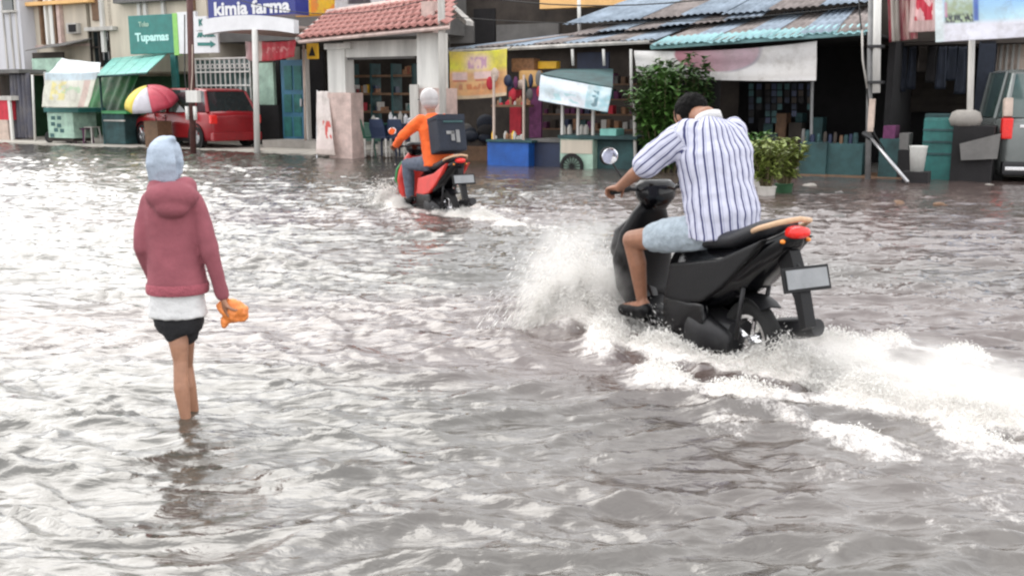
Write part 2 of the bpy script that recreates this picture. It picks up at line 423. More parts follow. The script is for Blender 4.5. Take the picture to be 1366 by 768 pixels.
Z += .006*np.sin(r_*26)*np.exp(-r_*1.9)
foam = np.maximum(foam, .12*np.exp(-((r_-.10)/.06)**2)*(.5+.5*vnoise(X, Y, 10, .12, 33)))
# churned, silty water between the walker and the near scooter and long drifting scum lines
scum = np.clip(vnoise(X*.55, Y*1.5, 10, .9, 41)-1.15, 0, 1)*.10
foam = np.maximum(foam, scum*np.clip(1-(Y-11)/6, 0, 1))
silt = .5+.5*np.tanh(1.1*vnoise(X, Y, 8, 3.5, 51)+.35*X)
ny_, nx_ = X.shape
co = np.stack([X, Y, Z], -1).reshape(-1, 3)
idx = np.arange(nx_*ny_).reshape(ny_, nx_)
quads = np.stack([idx[:-1, :-1], idx[:-1, 1:], idx[1:, 1:], idx[1:, :-1]], -1).reshape(-1, 4)
me = bpy.data.meshes.new('flood_water'); me.vertices.add(len(co)); me.vertices.foreach_set('co', co.ravel())
me.loops.add(quads.size); me.loops.foreach_set('vertex_index', quads.ravel().astype(np.int32))
me.polygons.add(len(quads)); me.polygons.foreach_set('loop_start', (np.arange(len(quads))*4).astype(np.int32)); me.polygons.foreach_set('loop_total', np.full(len(quads), 4, np.int32))
me.update(); me.polygons.foreach_set('use_smooth', np.ones(len(quads), bool))
for nm, arr in (('foam', foam), ('silt', silt)):
    a = me.attributes.new(nm, 'FLOAT', 'POINT'); a.data.foreach_set('value', arr.ravel().astype(np.float32))
wm = bpy.data.materials.new('muddy_water'); wm.use_nodes = True
n = wm.node_tree.nodes; l = wm.node_tree.links; p = n['Principled BSDF']
fa = n.new('ShaderNodeAttribute'); fa.attribute_name = 'foam'; sa = n.new('ShaderNodeAttribute'); sa.attribute_name = 'silt'
tc = n.new('ShaderNodeTexCoord')
fn = n.new('ShaderNodeTexNoise'); fn.inputs['Scale'].default_value = 16; fn.inputs['Detail'].default_value = 8; fn.inputs['Roughness'].default_value = .72
l.new(tc.outputs['Object'], fn.inputs['Vector'])
ad = n.new('ShaderNodeMath'); ad.operation = 'ADD'; l.new(fa.outputs['Fac'], ad.inputs[0]); l.new(fn.outputs['Fac'], ad.inputs[1])
mr = n.new('ShaderNodeMapRange'); mr.inputs[1].default_value = .66; mr.inputs[2].default_value = 1.02; vo = n.new('ShaderNodeTexVoronoi'); vo.feature = 'DISTANCE_TO_EDGE'; vo.inputs['Scale'].default_value = 44; dm = n.new('ShaderNodeMix'); dm.data_type = 'VECTOR'; dm.inputs['Factor'].default_value = .16; l.new(tc.outputs['Object'], dm.inputs['A']); l.new(fn.outputs['Color'], dm.inputs['B']); l.new(dm.outputs['Result'], vo.inputs['Vector'])
vm = n.new('ShaderNodeMath'); vm.operation = 'MULTIPLY_ADD'; vm.inputs[1].default_value = -.42; l.new(vo.outputs['Distance'], vm.inputs[0]); l.new(ad.outputs[0], vm.inputs[2]); l.new(vm.outputs[0], mr.inputs[0])
c1 = n.new('ShaderNodeMix'); c1.data_type = 'RGBA'; c1.inputs['A'].default_value = (.058, .054, .044, 1); c1.inputs['B'].default_value = (.092, .068, .062, 1)
l.new(sa.outputs['Fac'], c1.inputs['Factor'])
c2 = n.new('ShaderNodeMix'); c2.data_type = 'RGBA'; c2.inputs['B'].default_value = (.80, .765, .73, 1)
l.new(c1.outputs['Result'], c2.inputs['A']); l.new(mr.outputs[0], c2.inputs['Factor']); l.new(c2.outputs['Result'], p.inputs['Base Color'])
ro = n.new('ShaderNodeMapRange'); ro.inputs[3].default_value = .07; ro.inputs[4].default_value = .6; l.new(mr.outputs[0], ro.inputs[0]); l.new(ro.outputs[0], p.inputs['Roughness'])
p.inputs['IOR'].default_value = 1.9
mpn = n.new('ShaderNodeMapping'); mpn.inputs['Scale'].default_value = (.45, 1.3, 1); l.new(tc.outputs['Object'], mpn.inputs[0])
b1 = n.new('ShaderNodeTexNoise'); b1.inputs['Scale'].default_value = 11; b1.inputs['Detail'].default_value = 6; b1.inputs['Distortion'].default_value = .6; l.new(mpn.outputs[0], b1.inputs['Vector'])
bp = n.new('ShaderNodeBump'); bp.inputs['Strength'].default_value = .7; bp.inputs['Distance'].default_value = .022
l.new(b1.outputs['Fac'], bp.inputs['Height']); l.new(bp.outputs[0], p.inputs['Normal'])
me.materials.append(wm)
wo_ = bpy.data.objects.new('flood_water', me); COL.objects.link(wo_); tag(wo_, kind='structure')
# ================================================================== BODIES
def remesh(mb, name, m, parent, voxel=.007, smooth=4, disp=0.0, dscale=.12, keep=None):
    me = mb.mesh('tmp'); o = bpy.data.objects.new('tmp', me); COL.objects.link(o)
    r = o.modifiers.new('r', 'REMESH'); r.mode = 'VOXEL'; r.voxel_size = voxel; r.use_smooth_shade = True
    s = o.modifiers.new('s', 'SMOOTH'); s.factor = .6; s.iterations = smooth
    if disp:
        t = bpy.data.textures.new('fold', 'CLOUDS'); t.noise_scale = dscale; t.noise_depth = 2
        d = o.modifiers.new('d', 'DISPLACE'); d.texture = t; d.strength = disp; d.mid_level = .5; d.texture_coords = 'LOCAL'
    bpy.context.view_layer.update()
    ne = bpy.data.meshes.new_from_object(o.evaluated_get(bpy.context.evaluated_depsgraph_get()))
    bpy.data.objects.remove(o); ne.name = name; ne.materials.clear(); ne.materials.append(M[m] if isinstance(m, str) else m)
    ne.polygons.foreach_set('use_smooth', [True]*len(ne.polygons))
    q = bpy.data.objects.new(name, ne); COL.objects.link(q); q.parent = parent
    return q
def rings(mb, sec, n=20, pw=2.3):
    """sec: (centre, xdir, ydir, rx, ry) superellipse rings"""
    rr = []
    for c, xd, yd, rx, ry in sec:
        c, xd, yd = Vector(c), Vector(xd).normalized(), Vector(yd).normalized(); r = []
        for j in range(n):
            a = 2*math.pi*j/n; ca, sa_ = math.cos(a), math.sin(a)
            r.append(c + xd*rx*math.copysign(abs(ca)**(2/pw), ca) + yd*ry*math.copysign(abs(sa_)**(2/pw), sa_))
        rr.append(r)
    mb.loft(rr)
def capsule(mb, pts, rad, n=12):
    mb.path(pts, rad, n); 
    for p, r in zip(pts, rad): mb.ell(p, (r, r, r), nu=12, nv=8)
def hand(mb, wrist, fwd, palm_n, side, k=1.0, curl=1.1, rail=None):
    """wrist point, direction of the fingers, palm normal (towards what is held), side=+1 thumb on cross(fwd,palm_n)"""
    wrist, f, pn = Vector(wrist), Vector(fwd).normalized(), Vector(palm_n); pn = (pn-f*pn.dot(f)).normalized(); s = f.cross(pn)*side
    rot = Matrix((s, f, pn)).transposed()
    mb.ell(wrist+f*.045*k, (.040*k, .052*k, .017*k), rot)
    for i, ln in enumerate((.070, .078, .072, .056)):
        b = wrist+f*.082*k+s*(.029-.0195*i)*k; d = f.copy(); pts = [b-f*.02*k, b]; rad = [.010*k, .0098*k]
        for q in range(3):
            ang = curl*(.45+.55*q)*(1+.06*i); d = (f*math.cos(ang)+pn*math.sin(ang)).normalized(); pts.append(pts[-1]+d*ln*k*(.42, .33, .25)[q]); rad.append((.0092, .0086, .0076)[q]*k)
        capsule(mb, pts, rad, 8)
    b = wrist+f*.022*k+s*.030*k
    p1 = b+(s*.7+f*.6+pn*.3).normalized()*.036*k; p2 = p1+(f*.6+pn*.7+s*.15).normalized()*.030*k; p3 = p2+(f*.3+pn*.9-s*.2).normalized()*.022*k
    capsule(mb, [b-s*.01*k, p1, p2, p3], [.014*k, .0115*k, .010*k, .0085*k], 8)
def head(mb, c, fwd, up, k=1.0):
    """c=centre of the skull; face with brow, nose, mouth, chin, ears"""
    c, f = Vector(c), Vector(fwd).normalized(); u = Vector(up); u = (u-f*u.dot(f)).normalized(); s = u.cross(f)
    rot = Matrix((f, s, u)).transposed()
    mb.ell(c+u*.015*k, (.098*k, .078*k, .098*k), rot)
    mb.ell(c+f*.028*k-u*.055*k, (.058*k, .055*k, .060*k), rot)       # jaw
    mb.ell(c+f*.066*k-u*.095*k, (.022*k, .024*k, .018*k), rot)       # chin
    mb.ell(c+f*.074*k+u*.018*k, (.020*k, .055*k, .014*k), rot)       # brow
    mb.path([c+f*.092*k+u*.008*k, c+f*.108*k-u*.022*k, c+f*.116*k-u*.034*k, c+f*.094*k-u*.042*k], [.008*k, .011*k, .014*k, .010*k], 8)
    mb.ell(c+f*.088*k-u*.063*k, (.012*k, .024*k, .006*k), rot); mb.ell(c+f*.086*k-u*.073*k, (.012*k, .020*k, .006*k), rot)
    for q in (-1, 1):
        mb.ell(c+f*.080*k+s*q*.030*k-u*.004*k, (.010*k, .014*k, .009*k), rot)
        mb.ell(c+f*.050*k+s*q*.045*k-u*.030*k, (.026*k, .020*k, .022*k), rot)
        mb.ell(c-f*.005*k+s*q*.079*k-u*.012*k, (.020*k, .010*k, .032*k), rot)
def set_attr(o, nm, vals):
    a = o.data.attributes.new(nm, 'FLOAT', 'POINT'); a.data.foreach_set('value', np.asarray(vals, dtype=np.float32))
# ---- striped shirt material
def stripe_mat():
    m = bpy.data.materials.new('striped_cotton'); m.use_nodes = True; n = m.node_tree.nodes; l = m.node_tree.links; p = n['Principled BSDF']
    a = n.new('ShaderNodeAttribute'); a.attribute_name = 'stripe'
    fr = n.new('ShaderNodeMath'); fr.operation = 'FRACT'; l.new(a.outputs['Fac'], fr.inputs[0])
    cr = n.new('ShaderNodeValToRGB'); e = cr.color_ramp; e.interpolation = 'LINEAR'
    w, nv, lt = (.52, .53, .64, 1), (.04, .045, .13, 1), (.13, .15, .29, 1)
    st = [(0, w), (.36, w), (.40, lt), (.46, w), (.56, w), (.61, nv), (.78, nv), (.83, w), (.92, w)]
    while len(e.elements) < len(st): e.elements.new(.5)
    for el, (q, c) in zip(e.elements, st): el.position = q; el.color = c
    l.new(fr.outputs[0], cr.inputs[0]); l.new(cr.outputs[0], p.inputs['Base Color']); p.inputs['Roughness'].default_value = .9
    tc = n.new('ShaderNodeTexCoord'); t = n.new('ShaderNodeTexNoise'); t.inputs['Scale'].default_value = 24; t.inputs['Detail'].default_value = 4; l.new(tc.outputs['Object'], t.inputs['Vector'])
    b = n.new('ShaderNodeBump'); b.inputs['Strength'].default_value = .35; b.inputs['Distance'].default_value = .01; l.new(t.outputs['Fac'], b.inputs['Height']); l.new(b.outputs[0], p.inputs['Normal'])
    return m
# ================================================================== SCOOTER (x forward, y rider's left, z up, origin on the road under the rear axle)
def ring_x(x, w, z0, z1, pw=2.6, n=20, y=0):
    zc, rz = (z0+z1)/2, (z1-z0)/2; r = []
    for j in range(n):
        a = 2*math.pi*j/n; ca, sa_ = math.cos(a), math.sin(a)
        r.append(Vector((x, y+w*math.copysign(abs(ca)**(2/pw), ca), zc+rz*math.copysign(abs(sa_)**(2/pw), sa_))))
    return r
def wheel(parent, name, c, r, steer=None):
    t = MB(); w = .048; prof = []
    for i in range(13):
        a = 2*math.pi*i/12; prof.append((r-w+w*math.cos(a), w*.95*math.sin(a)))
    w_ = thing_child(name, parent, c)
    t.lathe(prof, (0, 0, 0), 'y', 40).build('tyre', 'rubber', w_, smooth=True)
    q = MB(); q.lathe([(r-2*w+.012, -.03), (r-2*w-.006, -.03), (r-2*w-.012, 0), (r-2*w-.006, .03), (r-2*w+.012, .03), (r-2*w+.012, -.03)], (0, 0, 0), 'y', 32)
    q.lathe([(.001, -.05), (.035, -.05), (.04, -.03), (.04, .03), (.035, .05), (.001, .05)], (0, 0, 0), 'y', 16)
    for i in range(5):
        a = 2*math.pi*i/5+.3; q.path([(.03*math.cos(a), 0, .03*math.sin(a)), ((r-2*w)*math.cos(a+.15), 0, (r-2*w)*math.sin(a+.15))], [.016, .010], 6)
    q.build('rim', 'chrome', w_, auto=True)
    return w_
def thing_child(name, parent, loc):
    o = bpy.data.objects.new(name, None); COL.objects.link(o); o.parent = parent; o.location = loc; o.empty_display_size = .05; return o
def scooter(label, base, ang, k, body='black_gloss', front='black_gloss', shield='black_plastic', accent=None, wb=1.24):
    T = thing('motor_scooter', label, 'scooter', base, ang+math.pi/2); T.scale = (k*.90, k, k)
    rw = .235
    wheel(T, 'rear_wheel', (0, 0, rw), rw); wheel(T, 'front_wheel', (wb, 0, rw), rw)
    # engine, belt case on the left, exhaust on the right
    e = MB(); e.loft([ring_x(.07, .02, .19, .27, y=.09), ring_x(.11, .035, .17, .30, y=.10), ring_x(.24, .05, .15, .35, y=.12), ring_x(.36, .055, .15, .36, y=.12), ring_x(.50, .03, .18, .31, y=.11)])
    e.build('belt_case', 'dark_metal', T, smooth=True)
    e = MB(); e.loft([ring_x(.10, .09, .16, .34), ring_x(.35, .11, .14, .38), ring_x(.52, .10, .16, .36)]); e.build('engine', 'dark_metal', T, auto=True)
    e = MB(); e.path([(.02, -.15, .28), (-.05, -.16, .30), (-.24, -.17, .34), (-.33, -.17, .355)], [.045, .06, .058, .045], 14); e.path([(.40, -.08, .16), (.2, -.13, .2), (.0, -.15, .28)], .02, 8)
    e.build('exhaust', 'dark_metal', T, auto=True)
    for q in (-1, 1):
        MB().path([(.03, q*.085, rw+.02), (-.03, q*.09, .60)], .013, 8).build('shock_absorber', 'dark_metal', T, smooth=True)
    # rear body shell under the seat, sweeping up to the tail
    b = MB(); b.loft([ring_x(.66, .10, .30, .66), ring_x(.52, .145, .30, .70), ring_x(.34, .165, .36, .715), ring_x(.14, .165, .43, .735), ring_x(-.06, .15, .54, .79), ring_x(-.20, .115, .66, .845), ring_x(-.31, .06, .76, .88), ring_x(-.35, .02, .80, .88)])
    b.build('body_shell', body, T, smooth=True)
    for q in (-1, 1):
        b = MB(); b.prism([(.60, .40), (.55, .60), (.1, .68), (-.27, .83), (-.16, .72), (.06, .54), (.24, .43), (.40, .40)], q*.125, q*.172); remesh(b, 'side_panel', shield, T, .009, 6)
        b = MB(); b.prism([(.62, .18), (.62, .42), (.40, .41), (.24, .42), (.22, .32), (.3, .18)], q*.12, q*.165); remesh(b, 'lower_panel', body, T, .009, 6)
    s = MB(); s.loft([ring_x(.66, .09, .66, .735), ring_x(.55, .125, .68, .775), ring_x(.30, .145, .70, .785), ring_x(.05, .15, .73, .84), ring_x(-.12, .135, .79, .90), ring_x(-.24, .08, .83, .91)])
    s.build('seat', 'seat_vinyl', T, smooth=True)
    g = MB(); g.path([(-.15, .15, .85), (-.20, .15, .87), (-.30, .10, .905), (-.34, 0, .92), (-.30, -.10, .905), (-.20, -.15, .87), (-.15, -.15, .85)], .014, 8); g.build('grab_rail', 'tan_plastic', T, smooth=True)
    l_ = MB(); l_.loft([ring_x(-.30, .065, .815, .885), ring_x(-.355, .055, .825, .88), ring_x(-.385, .03, .838, .868)]); l_.build('tail_light', 'red_lens', T, smooth=True)
    for q in (-1, 1): MB().ell((-.31, q*.085, .81), (.016, .013, .011)).build('indicator', 'orange_lens', T, smooth=True)
    # rear mudguard and plate
    f = MB(); f.prism([(-.20, .72), (-.30, .78), (-.40, .58), (-.46, .40), (-.42, .38), (-.36, .53)], -.035, .035); 
    f.loft([[Vector((rr*math.cos(a), y, rw+rr*math.sin(a))) for rr, y in ((rw+.02, -.07), (rw+.035, 0), (rw+.02, .07), (rw+.012, .07), (rw+.025, 0), (rw+.012, -.07))] for a in [R(x_) for x_ in range(76, 128, 10)]])
    f.build('mudguard', 'black_plastic', T, auto=True)
    rot = Matrix.Rotation(R(18), 3, 'Y')
    PZ = Vector((.065, 0, .12))
    pf = MB(-PZ).box((-.475, -.155, .45), (-.462, .155, .575), .004, rot).build('number_plate', 'black_plastic', T)
    MB(-PZ).box((-.483, -.135, .465), (-.476, .135, .56), .002, rot, c=(-.4685, 0, .5125)).build('plate_face', 'plate_grey', pf)
    MB().path([(-.32, 0, .70), (-.39, 0, .64)], .016, 6).build('plate_bracket', 'black_plastic', T)
    # footboard, leg shield, front
    MB().loft([ring_x(.58, .15, .20, .33), ring_x(.75, .165, .19, .27), ring_x(.95, .165, .20, .28), ring_x(1.04, .15, .22, .36)]).build('footboard', 'black_plastic', T, smooth=True)
    L = MB()
    sec = [((1.02, .25), .13, .05), ((1.08, .38), .19, .055), ((1.09, .55), .215, .06), ((1.06, .72), .18, .06), ((1.02, .84), .12, .055), ((.99, .90), .08, .05)]
    rings(L, [((x, 0, z), (0, 1, 0), (1, 0, .2), w, d) for (x, z), w, d in sec]); L.build('leg_shield', shield, T, smooth=True)
    L = MB()
    sec = [((1.12, .36), .06, .03), ((1.16, .46), .13, .06), ((1.19, .60), .17, .07), ((1.17, .72), .15, .06), ((1.12, .80), .08, .03)]
    rings(L, [((x, 0, z), (0, 1, 0), (1, 0, .2), w, d) for (x, z), w, d in sec]); L.build('front_fairing', front, T, smooth=True)
    if accent:
        MB().path([(1.14, .13, .40), (1.17, .20, .55), (1.13, .19, .68), (1.07, .15, .78)], [.012, .02, .02, .01], 6).build('accent_trim', accent, T, smooth=True)
    f = MB(); f.loft([[Vector((wb+rr*math.cos(a), y, rw+rr*math.sin(a))) for rr, y in ((rw+.015, -.07), (rw+.035, 0), (rw+.015, .07), (rw+.007, .07), (rw+.025, 0), (rw+.007, -.07))] for a in [R(x_) for x_ in range(15, 166, 12)]])
    f.build('front_mudguard', front, T, auto=True)
    for q in (-1, 1): MB().path([(wb, q*.075, rw), (1.15, q*.07, .52)], .018, 8).build('fork', 'dark_metal', T, smooth=True)
    h = MB(); rings(h, [((.96, 0, .86), (0, 1, 0), (1, 0, 0), .07, .05), ((.96, 0, .93), (0, 1, 0), (1, 0, 0), .13, .08), ((.97, 0, 1.0), (0, 1, 0), (1, 0, 0), .14, .08), ((.97, 0, 1.03), (0, 1, 0), (1, 0, 0), .10, .05)])
    h.build('handlebar_cowl', body, T, smooth=True)
    MB().ell((1.04, 0, .955), (.03, .10, .045)).build('headlight', 'lamp_white', T, smooth=True)
    hb = MB().path([(.97, -.20, .985), (.975, 0, .97), (.97, .20, .985)], .012, 8); hb.build('handlebar', 'dark_metal', T, smooth=True)
    for q in (-1, 1):
        gr = MB().path([(.965, q*.19, .985), (.93, q*.33, .975)], .018, 10).build('grip', 'rubber', T, smooth=True)
        MB().path([(1.0, q*.18, .99), (1.0, q*.26, .985), (.965, q*.34, .972)], .006, 6).build('brake_lever', 'metal', T, smooth=True)
        st = MB().path([(.99, q*.18, .99), (1.01, q*.24, 1.08), (1.0, q*.30, 1.15)], .006, 6).build('mirror_stalk', 'dark_metal', T, smooth=True)
        mr_ = Matrix.Rotation(R(6*q), 3, 'Z')
        MB().ell((.995, q*.32, 1.175), (.018, .066, .052), mr_).build('mirror_housing', 'black_plastic', T, smooth=True)
        MB().ell((.976, q*.32, 1.175), (.004, .06, .046), mr_, nu=20).build('mirror', 'mirror_glass', T, smooth=True)
    return T
# ================================================================== RIDERS
def rider(label, base, ang, k, style):
    T = thing('person', label, 'person', base, ang+math.pi/2); T.scale = (k*.90, k, k)
    hip = Vector((.32, 0, .84)); sh = Vector((.44, 0, 1.335)); nk = Vector((.475, 0, 1.40)); hd = style['head']
    if style['kind'] == 'striped':
        kn = Vector((.80, .27, .71)); an = Vector((.80, .19, .36)); skin, sleeve_t = 'skin_dark', .55
    else:
        kn = Vector((.80, .20, .76)); an = Vector((.82, .16, .37)); skin, sleeve_t = 'skin_dark', 1.0
    B = MB()
    rings(B, [(hip-Vector((0, 0, .05)), (0, 1, 0), (1, 0, 0), .13, .10), (hip+Vector((.03, 0, .15)), (0, 1, 0), (1, 0, -.1), .12, .09), (sh-Vector((0, 0, .06)), (0, 1, 0), (1, 0, -.2), .15, .10), (sh, (0, 1, 0), (1, 0, -.2), .12, .08)])
    capsule(B, [sh, nk, (Vector(hd)+nk)/2], [.065, .058, .056])
    head(B, hd, style['face'], (0, 0, 1) if style['kind'] != 'striped' else (.45, 0, .9), 1.04)
    arms = []
    for q in (-1, 1):
        s_ = sh+Vector((-.01, q*.185, -.02)); el = Vector((.60, q*.34, 1.13)) if q > 0 else Vector((.64, -.32, 1.13)); wr = Vector((.865, q*.325, 1.005))
        arms.append((s_, el, wr, q))
        capsule(B, [s_, (s_+el)/2, el], [.050, .047, .040]); capsule(B, [el, el*.6+wr*.4, wr], [.041, .038, .026])
        hand(B, wr, (1, -q*.02, -.12), (0, 0, -1), q*(-1 if True else 1)*-1*-1, 1.0, 1.35)
        K = Vector((kn.x, q*kn.y, kn.z)); A_ = Vector((an.x, q*an.y, an.z)); H_ = hip+Vector((.04, q*.10, -.06))
        capsule(B, [H_, (H_+K)/2, K], [.085, .075, .056]); capsule(B, [K, K*.62+A_*.38+Vector((-.02, 0, 0)), A_], [.054, .054, .034])
        capsule(B, [A_+Vector((-.03, 0, -.03)), A_+Vector((.07, 0, -.06)), A_+Vector((.17, q*.02, -.075))], [.036, .036, .026])
    B_ = remesh(B, 'body', skin, T, .0075, 3)
    # trousers / shorts
    P_ = MB()
    rings(P_, [(hip+Vector((-.02, 0, -.09)), (0, 1, 0), (1, 0, 0), .16, .12), (hip, (0, 1, 0), (1, 0, 0), .175, .145), (hip+Vector((.01, 0, .12)), (0, 1, 0), (1, 0, -.1), .155, .12)])
    for q in (-1, 1):
        K = Vector((kn.x, q*kn.y, kn.z)); A_ = Vector((an.x, q*an.y, an.z)); H_ = hip+Vector((.04, q*.10, -.05))
        if style['kind'] == 'striped': capsule(P_, [H_, H_*.5+K*.5, H_*.36+K*.64], [.105, .098, .088])
        else: capsule(P_, [H_, H_*.5+K*.5, K], [.105, .092, .072]); capsule(P_, [K, K*.62+A_*.38+Vector((-.01, 0, 0)), A_], [.076, .078, .062])
    remesh(P_, 'shorts' if style['kind'] == 'striped' else 'trousers', style['legs'], T, .010, 4, .018, .07)
    # shirt / jacket
    C_ = MB(); fat = style['fat']
    ch = sh-Vector((0, 0, .03))
    rings(C_, [(hip+Vector((-.035, 0, -.08)), (0, 1, 0), (1, 0, -.05), .185*fat, .16*fat), (hip+Vector((-.02, 0, .06)), (0, 1, 0), (1, 0, -.1), .185*fat, .155*fat), (hip*.6+sh*.4+Vector((-.02, 0, 0)), (0, 1, 0), (1, 0, -.22), .185*fat, .145*fat), (hip*.3+sh*.7+Vector((-.02, 0, 0)), (0, 1, 0), (1, 0, -.3), .20*fat, .135*fat),
               (ch+Vector((-.01, 0, 0)), (0, 1, 0), (1, 0, -.4), .185*fat, .105*fat), (sh+Vector((.01, 0, .035)), (0, 1, 0), (1, 0, -.4), .105, .075), (nk+Vector((-.005, 0, -.015)), (0, 1, 0), (1, 0, -.4), .066, .064)], n=28)
    for s_, el, wr, q in arms:
        if sleeve_t < 1: e2 = s_*(1-.86)+el*.86; capsule(C_, [s_+Vector((0, -q*.03, 0)), (s_+e2)/2, e2], [.080, .084, .086])
        else: capsule(C_, [s_+Vector((0, -q*.02, 0)), (s_+el)/2, el], [.078, .07, .062]); capsule(C_, [el, el*.4+wr*.6, wr], [.06, .052, .044])
    if style['kind'] == 'striped':
        o = remesh(C_, 'striped_shirt', style['top'], T, .009, 3, .030, .10)
        P = np.empty(len(o.data.vertices)*3, np.float32); o.data.vertices.foreach_get('co', P); P = P.reshape(-1, 3)
        tq = np.clip((P[:, 2]-.78)/(1.40-.78), 0, 1); cx = .30+tq*.16
        val = np.arctan2(P[:, 1], -(P[:, 0]-cx))*.185/.043
        for s_, el, wr, q in arms:
            s0 = np.array(s_); d = np.array(el)-s0; L2 = np.linalg.norm(d); d = d/L2; rel = P-s0; t = rel@d; pr = rel-np.outer(t, d); dist = np.linalg.norm(pr, axis=1)
            ref = np.cross(d, [1, 0, 0]); ref /= np.linalg.norm(ref); r2 = np.cross(d, ref)
            av = np.arctan2(pr@ref, pr@r2)*.085/.043
            msk = (t > .02) & (dist < .105) & (np.abs(P[:, 1]) > .20)
            val = np.where(msk, av, val)
        set_attr(o, 'stripe', val+20)
    else: o = remesh(C_, 'jacket', style['top'], T, .011, 4, .022, .08)
    hdv = Vector(hd)
    if style['kind'] == 'striped':
        Hh = MB(); f = Vector(style['face']).normalized(); rot = f.to_track_quat('X', 'Z').to_matrix()
        Hh.ell(hdv+Vector((-.012, 0, .028)), (.108, .092, .098), rot, nu=24, nv=16); Hh.ell(hdv-f*.055+Vector((0, 0, -.02)), (.055, .078, .075), rot)
        remesh(Hh, 'hair', 'hair', T, .008, 1, .02, .02)
        Cc = MB(); rings(Cc, [(nk+Vector((-.012, 0, -.03)), (0, 1, 0), (1, 0, -.5), .085, .08), (nk+Vector((-.008, 0, .012)), (0, 1, 0), (1, 0, -.5), .072, .068)], n=24)
        Cc.build('collar', 'white_cloth', T, smooth=True)
    else:
        Hh = MB(); Hh.ell(hdv+Vector((-.005, 0, .03)), (.135, .118, .125), nu=28, nv=18); Hh.ell(hdv+Vector((-.02, 0, -.02)), (.12, .112, .10))
        hm = remesh(Hh, 'helmet', 'white_helmet', T, .010, 3)
        MB().path([hdv+Vector((.10, -.10, .01)), hdv+Vector((.145, 0, .03)), hdv+Vector((.10, .10, .01))], [.02, .03, .02], 8, flat=.4).build('visor', 'glass_dark', hm, smooth=True)
    for q in (-1, 1):
        A_ = Vector((an.x, q*an.y, an.z)); f = MB()
        capsule(f, [A_+Vector((-.045, 0, -.055)), A_+Vector((.06, 0, -.075)), A_+Vector((.17, q*.02, -.085))], [.044, .046, .036]); remesh(f, 'sandal' if style['kind'] == 'striped' else 'shoe', 'black_plastic', T, .009, 2)
    return T
def place(base): return base
SHIRT = stripe_mat()
K1 = 1.0
scooter('black scooter ploughing through the flood with a man in a striped shirt', BIKE1, A1, K1, 'black_gloss', 'black_gloss', 'black_plastic')
rider('man in blue and white striped shirt and pale shorts riding the black scooter', BIKE1, A1, K1,
      dict(kind='striped', top=SHIRT, legs='denim_light', fat=1.15, head=(.68, -.03, 1.405), face=(.85, 0, -.5)))
K2 = .97
scooter('red and black scooter ridden by a person in an orange jacket', BIKE2, A2, K2, 'black_gloss', 'red_plastic', 'red_plastic', accent='green_plastic')
rd2 = rider('rider in orange jacket and white helmet on the red scooter', BIKE2, A2, K2,
      dict(kind='jacket', top='orange_cloth', legs='jeans_dark', fat=1.05, head=(.53, 0, 1.56), face=(1, 0, -.05)))
# delivery bag worn on the back
bgT = thing('delivery_bag', 'square navy delivery bag with white mark on the back of the orange rider', 'bag', BIKE2, A2+math.pi/2); 
bgT.scale = (K2*.9, K2, K2)
rb = Matrix.Rotation(R(12), 3, 'Y')
MB().box((-.12, -.19, .93), (.17, .19, 1.36), .03, rb).build('bag_body', 'navy_cloth', bgT)
MB().box((-.125, -.19, 1.30), (.175, .19, 1.375), .012, rb, c=(.025, 0, 1.145)).build('lid', 'navy_cloth', bgT)
def flat_tex(T, pts, m, name):
    MB().box(*pts, rot=rb, c=(.025, 0, 1.175)).build(name, m, T)
flat_tex(bgT, ((-.128, -.15, 1.27), (-.118, .12, 1.295)), 'teal_dark', 'stripe')
flat_tex(bgT, ((-.128, -.02, 1.05), (-.118, .03, 1.17)), 'grey_pole', 'mark')
flat_tex(bgT, ((-.128, -.09, 1.03), (-.118, -.04, 1.18)), 'grey_pole', 'mark')
flat_tex(bgT, ((-.128, -.02, 1.13), (-.118, .09, 1.17)), 'grey_pole', 'mark')
